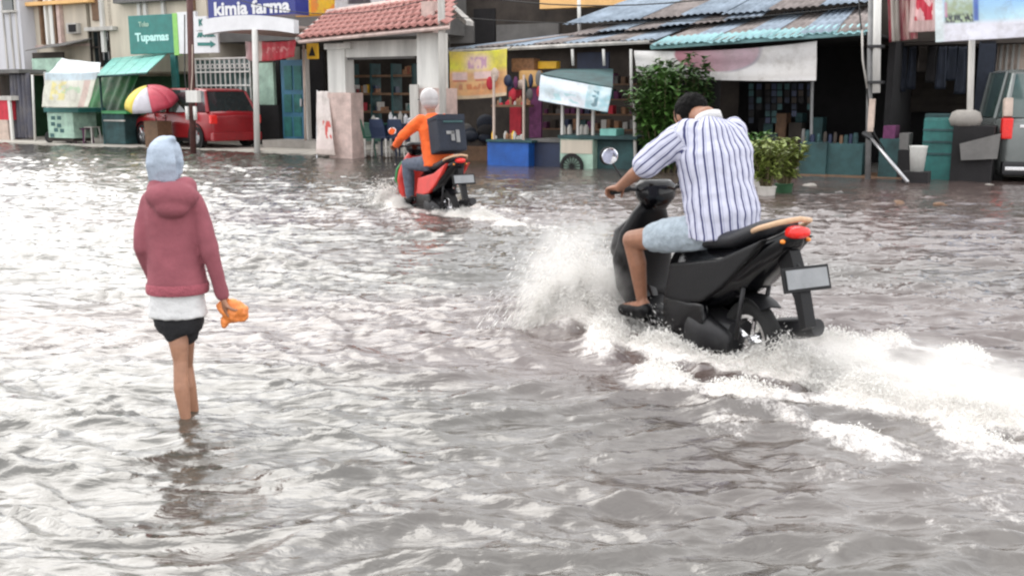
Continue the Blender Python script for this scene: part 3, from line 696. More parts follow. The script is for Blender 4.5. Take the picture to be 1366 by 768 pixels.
# ================================================================== WALKING CHILD / WOMAN
def walker():
    Yw_ = WOMAN.y; T = thing('person', 'barefoot person in dusty red hoodie and grey headscarf wading with back turned', 'person', (WOMAN.x, WOMAN.y, -.10))
    o = Vector((WOMAN.x, WOMAN.y, -.10))
    def Q(px, py, dy=0.0): return D(px, py, Yw_+dy) - o
    hipc = Q(240, 428); pelvis = hipc
    shc = Q(229, 262); nk = Q(224, 244, .02); hd = Q(222, 216, .03)
    B = MB()
    w = .11
    rings(B, [(pelvis+Vector((0, 0, .0)), (1, 0, 0), (0, 1, 0), .08, .06), (Q(236, 350), (1, 0, 0), (0, 1, 0), .09, .065), (Q(230, 285), (1, 0, 0), (0, 1, 0), .10, .06), (shc+Vector((0, 0, .0)), (1, 0, 0), (0, 1, 0), .06, .04)])
    capsule(B, [shc, nk, hd-Vector((0, 0, .03))], [.042, .040, .042])
    head(B, hd, (-.12, 1, -.12), (0, 0, 1), .74)
    # legs: right leg planted, left leg trailing behind-left
    hl, hr = Q(234, 430), Q(246, 430, .02)
    capsule(B, [hl, Q(239, 462, -.03), Q(241, 482, -.04)], [.050, .040, .031]); kl = Q(241, 482, -.04)
    al = Q(249, 560, -.09)+Vector((0, 0, 0)); al.z = .09
    capsule(B, [kl, kl*.6+al*.4+Vector((-.004, -.012, 0)), al], [.031, .033, .019])
    kr = Q(248, 487, .10); ar = Vector((Q(256, 556, .05).x, .10, .09))
    capsule(B, [hr, (hr+kr)/2, kr], [.050, .040, .031]); capsule(B, [kr, kr*.6+ar*.4+Vector((0, -.012, 0)), ar], [.031, .032, .018])
    for a in (al, ar):
        capsule(B, [a+Vector((0, -.02, -.055)), a+Vector((0, .05, -.06)), a+Vector((0, .12, -.07))], [.024, .028, .018])
        for i in range(5): capsule(B, [a+Vector((-.022+.011*i, .12, -.075)), a+Vector((-.024+.012*i, .15-.006*abs(i-1), -.08))], [.008, .007], 6)
    # arms
    sl, el_, wl = Q(196, 268), Q(190, 330, -.02), Q(208, 378, .09)
    sr, er, wr = Q(260, 266), Q(280, 336, -.03), Q(298, 396, .02)
    capsule(B, [sl+Vector((.03, 0, -.02)), (sl+el_)/2, el_], [.030, .028, .025]); capsule(B, [el_, wl], [.028, .020])
    capsule(B, [sr+Vector((-.03, 0, -.02)), (sr+er)/2, er], [.030, .028, .025]); capsule(B, [er, wr], [.028, .020])
    hand(B, wl, (.2, .5, -.7), (.7, 0, .3), 1, .82, .7)
    hand(B, wr, (.12, .05, -1), (.9, .3, 0), 1, .82, 1.0)
    remesh(B, 'body', 'skin', T, .0065, 3)
    # shorts
    P_ = MB(); rings(P_, [(Q(238, 405), (1, 0, 0), (0, 1, 0), .105, .085), (Q(239, 430), (1, 0, 0), (0, 1, 0), .105, .085), (Q(240, 442), (1, 0, 0), (0, 1, 0), .09, .075)])
    capsule(P_, [hl+Vector((0, 0, .02)), Q(234, 442, -.02)], [.056, .053]); capsule(P_, [hr+Vector((0, 0, .02)), Q(249, 444, .03)], [.056, .052])
    remesh(P_, 'shorts', 'black_cloth', T, .008, 3, .01, .05)
    # white shirt under the hoodie
    s = MB(); rings(s, [(Q(237, 345), (1, 0, 0), (0, 1, 0), .09, .075), (Q(236, 385), (1, 0, 0), (0, 1, 0), .108, .088), (Q(237, 421), (1, 0, 0), (0, 1, 0), .126, .102)], 32)
    remesh(s, 'shirt', 'white_cloth', T, .008, 2, .014, .05)
    h = MB()
    rings(h, [(Q(237, 388), (1, 0, 0), (0, 1, 0), .118, .100), (Q(237, 378), (1, 0, 0), (0, 1, 0), .124, .104), (Q(234, 335), (1, 0, 0), (0, 1, 0), .112, .094), (Q(229, 290), (1, 0, 0), (0, 1, 0), .120, .090), (Q(228, 264), (1, 0, 0), (0, 1, 0), .116, .076), (Q(227, 249), (1, 0, 0), (0, 1, 0), .09, .065), (Q(225, 242), (1, 0, 0), (0, 1, 0), .055, .05)], 32)
    capsule(h, [sl+Vector((.02, 0, -.005)), (sl+el_)/2, el_], [.048, .044, .039]); capsule(h, [el_, el_*.5+wl*.5, wl], [.038, .035, .032])
    capsule(h, [sr+Vector((-.015, 0, -.005)), (sr+er)/2, er], [.048, .043, .037]); capsule(h, [er, er*.5+wr*.5, wr+(er-wr)*.06], [.036, .032, .029])
    # hood lying on the shoulders
    h.ell(Q(229, 262, -.07), (.115, .06, .062)); h.ell(Q(212, 252, -.02), (.05, .06, .05)); h.ell(Q(247, 252, -.02), (.05, .06, .05)); h.ell(Q(230, 277, -.085), (.075, .045, .045))
    remesh(h, 'hoodie', 'hoodie', T, .0075, 4, .018, .16)
    b = MB(); rr = []
    for z_, r1 in ((376, 1.0), (379, 1.03), (387, 1.03), (390, .99)):
        c = Q(237, z_); rr.append([c+Vector((math.cos(a)*.128*r1, math.sin(a)*.108*r1, 0)) for a in [2*math.pi*i/36 for i in range(36)]])
    b.loft(rr, False).build('hem_band', 'hoodie_light', T, smooth=True)
    # headscarf tied behind, with a loose tip
    g = MB(); g.ell(hd+Vector((0, -.012, .028)), (.082, .098, .098)); g.ell(hd+Vector((-.002, -.035, -.035)), (.078, .065, .085)); rings(g, [(hd+Vector((0, -.03, -.03)), (1, 0, 0), (0, 1, 0), .076, .07), (hd+Vector((.004, -.045, -.085)), (1, 0, 0), (0, 1, 0), .072, .05), (hd+Vector((.008, -.05, -.115)), (1, 0, 0), (0, 1, 0), .058, .03)])
    g.path([hd+Vector((.03, -.02, .10)), hd+Vector((.05, -.04, .112)), hd+Vector((.058, -.05, .12))], [.03, .02, .010], 8); g.path([hd+Vector((.06, -.02, .03)), hd+Vector((.085, -.04, .0)), hd+Vector((.082, -.05, -.06))], [.02, .015, .008], 8)
    for i in range(7): x = -.055+.019*i; g.path([hd+Vector((x, -.10+abs(x)*.5, .07)), hd+Vector((x*1.1, -.112+abs(x)*.4, .0)), hd+Vector((x*1.0, -.095+abs(x)*.3, -.09))], [.008, .012, .009], 6)
    g.v = [tuple(hd+(Vector(v)-hd)*.86) for v in g.v]
    remesh(g, 'headscarf', 'pale_scarf', T, .005, 3, .007, .04)
    bt = thing('carrier_bag', 'small crumpled orange bag held in the hooded walker\'s right hand', 'bag', o)
    k = MB(); cb = Q(311, 415, .03); k.ell(cb, (.048, .035, .055)); k.ell(cb+Vector((-.035, 0, .02)), (.03, .025, .04)); k.ell(cb+Vector((.03, .01, -.01)), (.035, .03, .04)); k.path([wr+Vector((.015, .02, -.06)), cb+Vector((-.02, 0, .04))], [.012, .028], 8); k.ell(cb+Vector((-.04, 0, -.05)), (.018, .018, .03))
    remesh(k, 'bag_body', 'orange_bag', bt, .005, 1, .03, .04)
walker()
# ================================================================== THE ROW OF SHOPS (facade frame u, v, z)
def U(px, py, v): return S(px, py, v)[0]
def Zp(px, py, v): return S(px, py, v)[1]
def wall_box(T, name, u0, u1, v0, v1, z0, z1, m, bev=0): return FM(T).box((u0, v0, z0), (u1, v1, z1), bev).build(name, m, T)
def pole(name, label, px0, py0, px1, py1, v, r, m, group=None, cat='pole', n=10, z0=None):
    a = S(px0, py0, v); b = S(px1, py1, v); za = a[1]; zb = b[1] if z0 is None else z0
    T = FT(name, label, cat, b[0], v, group); OFF[T.name] = Vector((b[0], v, 0))
    FM(T).path([(b[0], v, zb), (a[0], v, za)], r, n).build('shaft', m, T, smooth=True); return T
# ---------------- far left pale building
T = FTP('shop_building', 'pale whitewashed building at the left end of the row', 'building', 10, 190, 2.5)
PR(T, 'wall', -160, -60, 27, 100, 2.5, 3.5, 'pale_wall')
PR(T, 'wall', -160, 100, -20, 192, 2.5, 3.5, 'dirty_white', z0=.05)
PR(T, 'back_wall', -20, 100, 27, 192, 4.5, .2, 'brown_wall', z0=.05)
for x in (3, 12, 20): PR(T, 'panel_joint', x, -40, x+1.6, 92, 2.46, .05, 'dirty_white')
PR(T, 'window', 3, -12, 16, 14, 2.44, .07, 'glass_dark'); PR(T, 'window_sill', 1, 14, 18, 17, 2.36, .14, 'dirty_white')
PR(T, 'awning', -30, 93, 25, 98, 1.3, 1.2, 'grey_wall'); PR(T, 'doorway_panel', -20, 100, -2, 190, 2.3, .1, 'red_cloth', z0=.08)
T = FTP('display_cabinet', 'red and cream cabinet at the far left edge of the shops', 'cabinet', 3, 190, 1.3)
PR(T, 'upper_cabinet', -14, 134, 12, 160, 1.3, .5, 'red_cloth', .01); PR(T, 'lower_cabinet', -14, 160, 11, 189, 1.3, .5, 'beige_cloth', .01, z0=.07); PR(T, 'side_post', 12, 128, 15, 189, 1.28, .06, 'white_paint', z0=.07); PR(T, 'cabinet_top', -16, 128, 15, 134, 1.26, .58, 'dirty_white', .005)
T = FTP('tarpaulin', 'dark grey tarpaulin hanging beside the far left stall', 'tarpaulin', 28, 190, 1.6)
a, b = rectbox(16, 98, 43, 188, 1.6, 0)
sheet(T, 'cloth', [(a[0], 1.6, b[2]), (b[0], 1.6, b[2]), (b[0], 1.55, .1), (a[0], 1.55, .1)], lambda s, t: mixc((.05, .05, .07), (.11, .11, .14), .5+nz(s*9, t*3, 1)), 40, 30, fold=.10, sag=0)
# ---------------- cream building (upper storey over the carts)
T = FTP('shop_building', 'cream two storey building with pipes above the green stalls', 'building', 150, 190, 3.0)
zt = 6.0
PR(T, 'wall', 27, 20, 118, 100, 3.0, 4, 'cream_wall', z1=zt); PR(T, 'wall', 147, 20, 278, 96, 3.0, 4, 'cream_wall', z1=zt)
PR(T, 'wall', 118, -60, 147, 42, 3.0, 4, 'cream_wall', z1=zt); PR(T, 'wall', 118, 90, 147, 100, 3.0, 4, 'cream_wall')
wd = PR(T, 'window', 118, 42, 147, 90, 3.2, .1, 'glass_dark')
for x in (118.5, 131.5, 145): PR(T, 'window_frame', x, 42, x+1.8, 90, 3.05, .1, 'brown_wall', parent=wd)
PR(T, 'window_frame', 118, 62, 147, 64, 3.06, .1, 'brown_wall', parent=wd)
PR(T, 'window_hood', 112, 36, 150, 41, 2.8, .35, 'dirty_white')
for x, w_, m_ in ((50, 2.5, 'wood'), (57, 2.2, 'white_paint'), (63.5, 4.5, 'white_paint'), (69, 2, 'wood'), (73.5, 4, 'pink_wall')): PR(T, 'down_pipe', x, -60, x+w_, 60, 2.85, .14, m_, z1=zt-.2)
PR(T, 'shutter', 120, -60, 129, 28, 2.93, .07, 'wood', z1=zt-.3); PR(T, 'shutter', 247, -60, 257, 14, 2.93, .07, 'wood', z1=zt-.3)
for x in (131, 182, 190, 214): PR(T, 'pilaster', x, -60, x+4, 70, 2.9, .10, 'white_paint', z1=zt-.1)
PR(T, 'ledge', 27, 1, 118, 6, 2.7, .3, 'orange_band'); PR(T, 'ledge', 150, -6, 247, 2, 2.7, .3, 'grey_wall')
PR(T, 'vent', 88, 31, 101, 45, 2.8, .2, 'dirty_white'); PR(T, 'vent_opening', 91, 33, 100, 43, 2.77, .04, 'dark_wall')
PR(T, 'ground_floor_wall', 27, 100, 345, 192, 5.5, .2, 'green_wall', z0=.07); PR(T, 'side_wall', 26, 100, 28, 192, 3.0, 2.7, 'green_wall', z0=.07)
PR(T, 'tiled_band', 27, 60, 118, 63, 2.95, .06, 'pink_wall')
# louvred little canopy with a pale box below it
T = FTP('canopy', 'small grey tin canopy above a pale green panel on the cream building', 'canopy', 68, 100, 2.2)
a, b = rectbox(41, 63, 96, 72, 2.2, .8)
FM(T).loft([[Vector(p) for p in ((a[0], 2.0, b[2]-.12), (b[0], 2.0, b[2]+.02), (b[0], 2.0, b[2]+.05), (a[0], 2.0, b[2]-.09))], [Vector(p) for p in ((a[0], 3.0, b[2]+.12), (b[0], 3.0, b[2]+.26), (b[0], 3.0, b[2]+.29), (a[0], 3.0, b[2]+.15))]]).build('canopy_sheet', 'grey_wall', T)
PR(T, 'pale_panel', 43, 78, 84, 99, 2.25, .06, 'mint_paint'); PR(T, 'painted_shade', 43, 70, 84, 78, 2.5, .06, 'brown_wall')  # the dark strip is painted in as the shade under the canopy
pole('canopy_post', 'thin white post at the left of the green food cart', 43, 100, 47, 190, 1.0, .035, 'white_paint', z0=.07)
# ---------------- green food cart with pale banner
T = FTP('food_cart', 'mint green food cart under a pale printed banner', 'food cart', 82, 188, .45)
PR(T, 'cabinet', 64, 150, 98, 187, .45, .8, 'mint_paint', .02, z0=.22)
PR(T, 'worktop', 58, 144, 104, 150, .38, .95, 'teal_paint', .01); PR(T, 'base_rail', 64, 184, 98, 188, .5, .7, 'brown_wall', z0=.12)
for x, y in ((68, 155), (76, 155), (68, 163), (76, 165), (72, 171), (80, 172), (67, 178)): PR(T, 'printed_symbol', x, y, x+5, y+5, .44, .02, 'print_dark')
for x in (66, 92): w_ = FM(T); w_.lathe([(.02, -.03), (.16, -.03), (.17, 0), (.16, .03), (.02, .03)], (U(x+2, 188, .6), .55, .23), 'y', 18); w_.build('wheel', 'rubber', T, auto=True)
for x in (60, 101): PR(T, 'post', x, 96, x+1.8, 146, .42, .04, 'white_paint')
a = S(61, 97, .1); b = S(131, 96, .1); c = S(118, 143, .05); d = S(56, 143, .05)
def pale_print(s, t):
    c_ = mixc((.62, .62, .52), (.70, .68, .60), .5+nz(s*4, t*4, 2))
    if t < .22: c_ = mixc(c_, (.45, .60, .72), .7)
    if .15 < s < .45 and .25 < t < .8 and nz(s*9, t*7, 3) > -.05: c_ = mixc(c_, (.75, .66, .22), .75)
    if .35 < s < .75 and .38 < t < .6 and nz(s*16, t*12, 4) > 0: c_ = mixc(c_, (.42, .62, .40), .7)
    if .78 < s < .9 and t > .2: c_ = mixc(c_, (.55, .33, .30), .6)
    return c_
sheet(T, 'banner', [(a[0], .10, a[1]), (b[0], .10, b[1]), (c[0], .05, c[1]), (d[0], .05, d[1])], pale_print, 48, 30, seed=3)
sheet(T, 'plastic_cover', [(U(84, 92, .5), .5, Zp(84, 78, .5)), (U(135, 92, .5), .5, Zp(135, 84, .5)), (U(133, 96, .12), .12, Zp(133, 98, .12)), (U(64, 96, .12), .12, Zp(64, 99, .12))], lambda s, t: mixc((.55, .62, .60), (.62, .66, .74), .5+nz(s*5, t*5, 9)), 20, 8)
# clutter by the carts
def stool(label, px, py, v, m, h=.45, grp='plastic stools and chairs under the shops'):
    T = FTP('plastic_stool', label, 'stool', px, py, v, grp); u = OFF[T.name].x; z0 = .05
    FM(T).box((u-.16, v-.16, z0+h-.03), (u+.16, v+.16, z0+h), .01).build('seat', m, T)
    for i, j in ((-1, -1), (1, -1), (1, 1), (-1, 1)): FM(T).path([(u+i*.17, v+j*.17, z0), (u+i*.13, v+j*.13, z0+h-.02)], [.018, .025], 6).build('leg', m, T)
    return T
stool('purple brown stool beside the mint green cart', 113, 188, .8, 'rag_purple')
stool('pale grey stool right of the mint green cart', 124, 188, .9, 'dirty_white', .5)
T = FTP('bin', 'dark green wheeled bin between the mint cart and the red car', 'bin', 150, 188, .7)
PR(T, 'bin_body', 137, 152, 166, 188, .7, .6, 'teal_dark', .03, z0=.08); PR(T, 'lid', 135, 148, 168, 152, .66, .7, 'green_plastic', .01)
PR(T, 'rail', 138, 160, 165, 162, .66, .05, 'dirty_white')
T = FTP('tarpaulin', 'green tarpaulin draped behind the mint green cart', 'tarpaulin', 140, 180, 1.5)
a, b = rectbox(100, 96, 168, 150, 1.6, 0)
sheet(T, 'cloth', [(a[0], 2.2, b[2]), (b[0], 2.2, b[2]+.05), (b[0]-.1, 1.6, a[2]), (a[0], 1.6, a[2])], lambda s, t: mixc((.012, .06, .03), (.03, .17, .05), .5+1.2*nz(s*3, t*3, 5)), 30, 20, fold=.08)
# ---------------- teal awning + teal sign
T = FTP('awning', 'pale teal tin awning beside the red car', 'awning', 170, 100, 1.0)
P = [S(126, 103, .6), S(196, 98, .3), S(224, 72, 2.6), S(150, 79, 2.9)]
q = [Vector((P[0][0], .6, P[0][1])), Vector((P[1][0], .3, P[1][1])), Vector((P[2][0], 2.6, P[2][1])), Vector((P[3][0], 2.9, P[3][1]))]
for i in range(5):
    a, b = i/5+.006, (i+1)/5-.004
    c0, c1 = q[0]*(1-a)+q[1]*a, q[0]*(1-b)+q[1]*b; d1, d0 = q[3]*(1-b)+q[2]*b, q[3]*(1-a)+q[2]*a
    up = Vector((0, 0, .03)); FM(T).loft([[c0, c1, c1+up, c0+up], [d0, d1, d1+up, d0+up]]).build('awning_panel', 'teal_light', T)
FM(T).path([q[0], q[1]], .03, 6).build('edge_beam', 'teal_dark', T); FM(T).path([q[0]+Vector((.1, .1, 0)), (q[0].x+.1, .7, .07)], .03, 6).build('post', 'teal_dark', T)
T = FTP('shop_sign', 'teal green shop sign with pale lettering on the cream building', 'sign', 205, 72, 2.3)
v = 2.3
PR(T, 'board', 172, 20, 231, 72, v, .16, 'sign_teal', .02)
PR(T, 'green_edge', 231, 18, 237, 74, v+.0, .14, 'print_green'); PR(T, 'side_panel', 237, 16, 262, 72, v+.02, .1, 'sign_white', .01)
text(T, 'Toko', U(192, 33, v), v-.012, Zp(192, 33, v), .14, 'mint_paint', bold=.008)
text(T, 'Tupamas', U(203, 49, v), v-.012, Zp(203, 50, v), .24, 'print_pale', wide=(U(226, 49, v)-U(181, 49, v)), bold=.012)
PR(T, 'post', 229, 72, 236, 150, v+.04, .1, 'teal_paint', z0=.08)
# arrow sign
T = FTP('direction_sign', 'white sign with teal arrow below the navy pharmacy sign', 'sign', 276, 70, .6)
PR(T, 'board', 261, 42, 291, 71, .6, .06, 'sign_white', .01); PR(T, 'upper_board', 261, 22, 276, 41, .6, .06, 'sign_white', .01)
v = .6; text(T, 'APOTEK', U(275, 46, v), v-.012, Zp(275, 47, v), .10, 'sign_teal', wide=U(288, 46, v)-U(263, 46, v), bold=.015)
FM(T).prism([(U(264, 59, v), Zp(264, 57, v)), (U(281, 59, v), Zp(281, 57, v)), (U(281, 59, v), Zp(281, 54.5, v)), (U(288, 59, v), Zp(288, 59.5, v)), (U(281, 59, v), Zp(281, 64, v)), (U(281, 59, v), Zp(281, 61.5, v)), (U(264, 59, v), Zp(264, 61.5, v))], v-.015, v-.004).build('arrow', 'sign_teal', T)
text(T, 'K', U(268, 31, v), v-.012, Zp(268, 31, v), .17, 'sign_teal', bold=.01)
# ---------------- pharmacy sign on posts
T = FTP('shop_sign', 'navy pharmacy sign with white letters over a white curved fascia', 'sign', 335, 45, .2)
v = .2; a, b = rectbox(276, -50, 393, 22, v, .5)
FM(T).box(a, b, .01).build('board', 'sign_navy', T)
text(T, 'kimia farma', U(335, 11, v), v-.012, Zp(335, 11, v), .33, 'sign_white', wide=U(385, 9, v)-U(284, 9, v), bold=.015)
nseg = 14; rr = []
for i in range(nseg+1):
    t = i/nseg; px = 272+(394-272)*t; u = U(px, 30, v); arc = 4*t*(1-t)
    zb = Zp(px, 47-6*arc - 2*t, v); ztp = Zp(px, 27-7*arc*.9, v); rr.append([Vector((u, v-.06, zb)), Vector((u, v+.12, zb)), Vector((u, v+.12, ztp)), Vector((u, v-.06, ztp))])
FM(T).loft(rr).build('fascia', 'sign_white', T)
FM(T).box((a[0]+.1, v+.1, Zp(335, 40, v)), (b[0]-.1, v+3, Zp(335, 40, v)+.06)).build('soffit', 'pink_wall', T)
pole('sign_post', 'white painted post carrying the navy pharmacy sign', 340, 40, 343, 198, .15, .075, 'white_paint', z0=.0)
T = pole('utility_pole', 'brown iron pole with a white meter box before the red car', 252, -40, 258, 216, -1.1, .075, 'brown_pole', cat='pole', z0=-.25)
v = -1.1; a, b = rectbox(247.5, 121, 262.5, 137, v-.14, .14); FM(T).box(a, b, .02).build('meter_box', 'white_paint', T)
for x in (249.5, 260): FM(T).path([(U(x, 145, v-.1), v-.1, Zp(x, 142, v)), (U(x, 145, v-.1), v-.1, Zp(x, 160, v))], .045, 8).build('insulator', 'white_paint', T, smooth=True)
for q_ in (-1, 1): FM(T).path([(U(256+q_*4, 60, v), v-.08, Zp(256, 40+20*q_, v)), (U(255+q_*5, 95, v), v-.09, Zp(256, 100, v)), (U(256+q_*3, 120, v), v-.1, Zp(256, 122, v))], .014, 6).build('conduit', 'beige_cloth' if q_ > 0 else 'cable', T)
# ---------------- pharmacy ground floor
T = FTP('shop_building', 'pharmacy shopfront with blue door behind the white post', 'building', 350, 190, 3.0)
PR(T, 'upper_wall', 278, -60, 600, 52, 3.4, 3, 'grey_wall', z1=6.2)
PR(T, 'back_wall', 262, 52, 600, 192, 7, .2, 'brown_wall', z0=.07)
PR(T, 'green_grey_panel', 345, 84, 365, 140, 2.6, .1, 'mint_paint'); PR(T, 'counter', 345, 140, 372, 186, 2.6, .5, 'dark_wall', z0=.08)
PR(T, 'pillar', 366, 60, 374, 190, 3.0, .3, 'dark_wall', z0=.08)
dr = PR(T, 'door', 376, 80, 405, 188, 2.4, .07, 'door_blue', .01, z0=.08)
for (y0, y1) in ((88, 120), (126, 150), (156, 182)):
    for x in (379, 392): PR(T, 'door_panel', x, y0, x+10, y1, 2.375, .04, 'teal_paint', .008, parent=dr)
PR(T, 'door_handle', 400, 132, 402, 142, 2.33, .05, 'metal', parent=dr)
PR(T, 'door_frame', 405, 66, 409, 190, 2.35, .15, 'dirty_white', z0=.08); PR(T, 'door_recess', 409, 70, 432, 190, 3.4, .1, 'dark_wall', z0=.08)
PR(T, 'step', 350, 188, 432, 194, 1.4, 1.2, 'concrete', z0=.06)
T = FTP('window_grille', 'white painted security grille behind the red car', 'grille', 300, 150, 2.6)
a, b = rectbox(262, 78, 334, 150, 2.6, .03)
for i in range(12): u = a[0]+(b[0]-a[0])*i/11; FM(T).box((u-.015, 2.6, a[2]), (u+.015, 2.63, b[2])).build('bar', 'white_paint', T)
for i in range(5): z = a[2]+(b[2]-a[2])*i/4; FM(T).box((a[0], 2.575, z-.02), (b[0], 2.598, z+.02)).build('rail', 'white_paint', T)
for i in range(11): u = a[0]+(b[0]-a[0])*(i+.5)/11; FM(T).lathe([(.05, -.01), (.07, -.01), (.07, .01), (.05, .01), (.05, -.01)], (u, 2.615, b[2]-.22), 'y', 14).build('ring', 'white_paint', T)
PR(T, 'glass', 262, 80, 334, 150, 2.75, .03, 'glass_green')
T = FTP('banner', 'red cloth banner hanging beneath the pharmacy sign', 'banner', 372, 78, .9)
a, b = rectbox(344, 54, 392, 79, .9, 0)
def redp(s, t):
    c_ = (.50, .03, .05)
    if s < .12: c_ = (.6, .45, .4)
    if .2 < s < .85 and .25 < t < .6 and nz(s*20, t*5, 6) > .02: c_ = (.66, .25, .25)
    return c_
sheet(T, 'cloth', [(a[0], .9, b[2]), (b[0]+.1, .9, b[2]), (b[0], .9, a[2]+.05), (a[0], .9, a[2]-.05)], redp, 40, 16, sag=.04, fold=.03)
a, b = rectbox(328, 55, 344, 84, 1.2, 0)
sheet(T, 'pink_end', [(a[0], 1.2, b[2]), (b[0], 1.2, b[2]), (b[0], 1.2, a[2]), (a[0], 1.2, a[2]+.1)], lambda s, t: mixc((.55, .40, .40), (.45, .1, .12), s), 12, 12)
T = FTP('shop_sign', 'bright yellow sign with orange print above the tiled gate roof', 'sign', 420, 20, 2.0)
def yel(s, t): return mixc((.90, .55, .03), (.88, .30, .04), 1.0 if (nz(s*7, t*5, 8) > .18) else 0)
a, b = rectbox(394, -40, 446, 20, 2.0, 0); PR(T, 'frame', 393, -41, 447, 21.5, 2.05, .12, 'sign_yellow', .01)
sheet(T, 'face', [(a[0], 2.02, b[2]), (b[0], 2.02, b[2]), (b[0], 2.02, a[2]), (a[0], 2.02, a[2])], yel, 30, 26, sag=0, wr=.0)
T = FTP('warning_sign', 'small yellow sign with a black triangle left of the gate', 'sign', 417, 78, 1.6)
PR(T, 'board', 409, 58, 424, 79, 1.6, .04, 'sign_yellow', .005); v = 1.6
FM(T).prism([(U(412, 75, v), Zp(417, 75, v)), (U(421, 75, v), Zp(417, 75, v)), (U(416.5, 62, v), Zp(417, 62, v))], v-.012, v-.003).build('triangle', 'cable', T)
pole('canopy_post', 'slim beige post right of the blue door', 405, 60, 406, 150, 1.7, .03, 'beige_cloth', z0=.07)
# ---------------- gate with red tiled roof on two white pillars
T = FTP('gate_pavilion', 'white pillared gate with a red tiled lean-to roof', 'gate', 510, 210, -.8)
def pil(px0, px1, ytop, ymid, ybot, v):
    a, b = rectbox(px0, ytop, px1, ymid, v, .34); FM(T).box(a, (b[0], v+.34, b[2]), .015).build('pillar', 'white_paint', T)
    q = rectbox(px0+1, ymid, px1+9, ybot, v-.06, .46); FM(T).box((q[0][0], v-.06, -.25), (q[1][0], v+.40, q[1][2]), .015).build('pillar_base', 'pink_wall', T)
pil(437, 460, 60, 124, 214, -.6); pil(556, 586, 44, 118, 214, -1.0)
PR(T, 'pillar_capital', 432, 58, 466, 66, -.66, .5, 'white_paint', .01); PR(T, 'lintel', 458, 54, 560, 76, -.55, .2, 'white_paint', .01)
PR(T, 'lintel', 461, 76, 553, 79, -.5, .12, 'grey_wall')
PR(T, 'top_post', 562, 2, 577, 46, -.9, .25, 'pink_wall')
# the roof: eave -> ridge, built of rows of single tiles
e0 = S(397, 53, -1.2); e1 = S(598, 33, -1.5); r0 = S(438, 18, .9); r1 = S(604, -6, .6)
E0, E1, R0, R1 = Vector((e0[0], -1.2, e0[1])), Vector((e1[0], -1.5, e1[1])), Vector((r0[0], .9, r0[1])), Vector((r1[0], .6, r1[1]))
def roofp(s, t): return (E0*(1-s)+E1*s)*(1-t)+(R0*(1-s)+R1*s)*t
rn = (E1-E0).cross(R0-E0).normalized()
FM(T).loft([[E0-rn*.03, E1-rn*.03, E1-rn*.10, E0-rn*.10], [R0-rn*.03, R1-rn*.03, R1-rn*.10, R0-rn*.10]]).build('roof_deck', 'pink_wall', T)
tiles = None; nr, nc = 6, 20; sx = (E1-E0).length/nc; sy = (R0-E0).length/nr
tm = MB(); rr = []
for i in range(9):
    a = i/8; rr.append((a, .035*math.sin(a*2*math.pi*.9+.3)))
P_ = [];
tm.loft([[Vector(((x-.5)*sx*1.05, y*sy*1.12, h+(1-y)*.03)) for x, h in rr]+[Vector(((x-.5)*sx*1.05, y*sy*1.12, h-.012+(1-y)*.03)) for x, h in reversed(rr)] for y in (0, 1)])
tme = tm.mesh('tile', 'roof_tile', True)
ex = (E1-E0).normalized(); off = OFF[T.name]
for j in range(nr):
    for i in range(nc):
        p = roofp((i+.5)/nc, j/nr); ey = (roofp((i+.5)/nc, 1)-roofp((i+.5)/nc, 0)).normalized(); ez = ex.cross(ey).normalized()
        o = bpy.data.objects.new('tile', tme); COL.objects.link(o); o.parent = T
        mt = Matrix((ex, ey, ez)).transposed().to_4x4(); mt.translation = p-off+ez*(.02+random.uniform(0, .012)); o.matrix_local = mt @ Matrix.Rotation(random.uniform(-.02, .02), 4, 'Z')
FM(T).path([E0, R0], .06, 8).build('verge_trim', 'dirty_white', T, smooth=True); FM(T).path([R0, R1], .09, 10).build('ridge_cap', 'pink_wall', T, smooth=True)
FM(T).path([E0-rn*.06, E1-rn*.06], .035, 6).build('eave_board', 'pink_wall', T)
T = FTP('parapet', 'pink and white banner strip above the tiled gate roof', 'banner', 500, 5, 1.6)
a, b = rectbox(446, -40, 560, 12, 1.6, .05)
def pk(s, t):
    c_ = (.62, .60, .60)
    if .15 < s < .45 and .72 < t < .86: c_ = (.06, .05, .06)
    if s > .62 and t > .55: c_ = (.62, .22, .30)
    return c_
sheet(T, 'cloth', [(a[0], 1.6, b[2]), (b[0], 1.6, b[2]), (b[0], 1.6, a[2]), (a[0], 1.6, a[2])], pk, 40, 30, sag=0)
T = FTP('standing_banner', 'white standing banner with red print leaning on the left gate pillar', 'banner', 435, 208, -.7)
P = [S(427, 122, -.5), S(443, 122, -.5), S(447, 208, -.85), S(422, 206, -.85)]
def stb(s, t):
    c_ = mixc((.66, .60, .57), (.6, .5, .47), t)
    if .45 < s < .95 and .45 < t < .75 and nz(s*7, t*9, 4) > -.02: c_ = (.50, .06, .05)
    if t > .9: c_ = (.5, .42, .38)
    return c_
sheet(T, 'cloth', [(P[0][0], -.62, P[0][1]), (P[1][0], -.62, P[1][1]), (P[2][0], -.85, P[2][1]), (P[3][0], -.85, P[3][1])], stb, 24, 40, sag=0, wr=.02)
FM(T).path([(P[3][0], -.84, P[3][1]-.15), (P[0][0], -.60, P[0][1]+.02)], .015, 6).build('support_rod', 'metal', T)
T = FTP('standing_banner', 'narrow white board leaning on the right gate pillar', 'banner', 549, 200, -1.2)
PR(T, 'board', 547, 113, 558, 205, -1.15, .05, 'dirty_white', .005, z0=-.1)
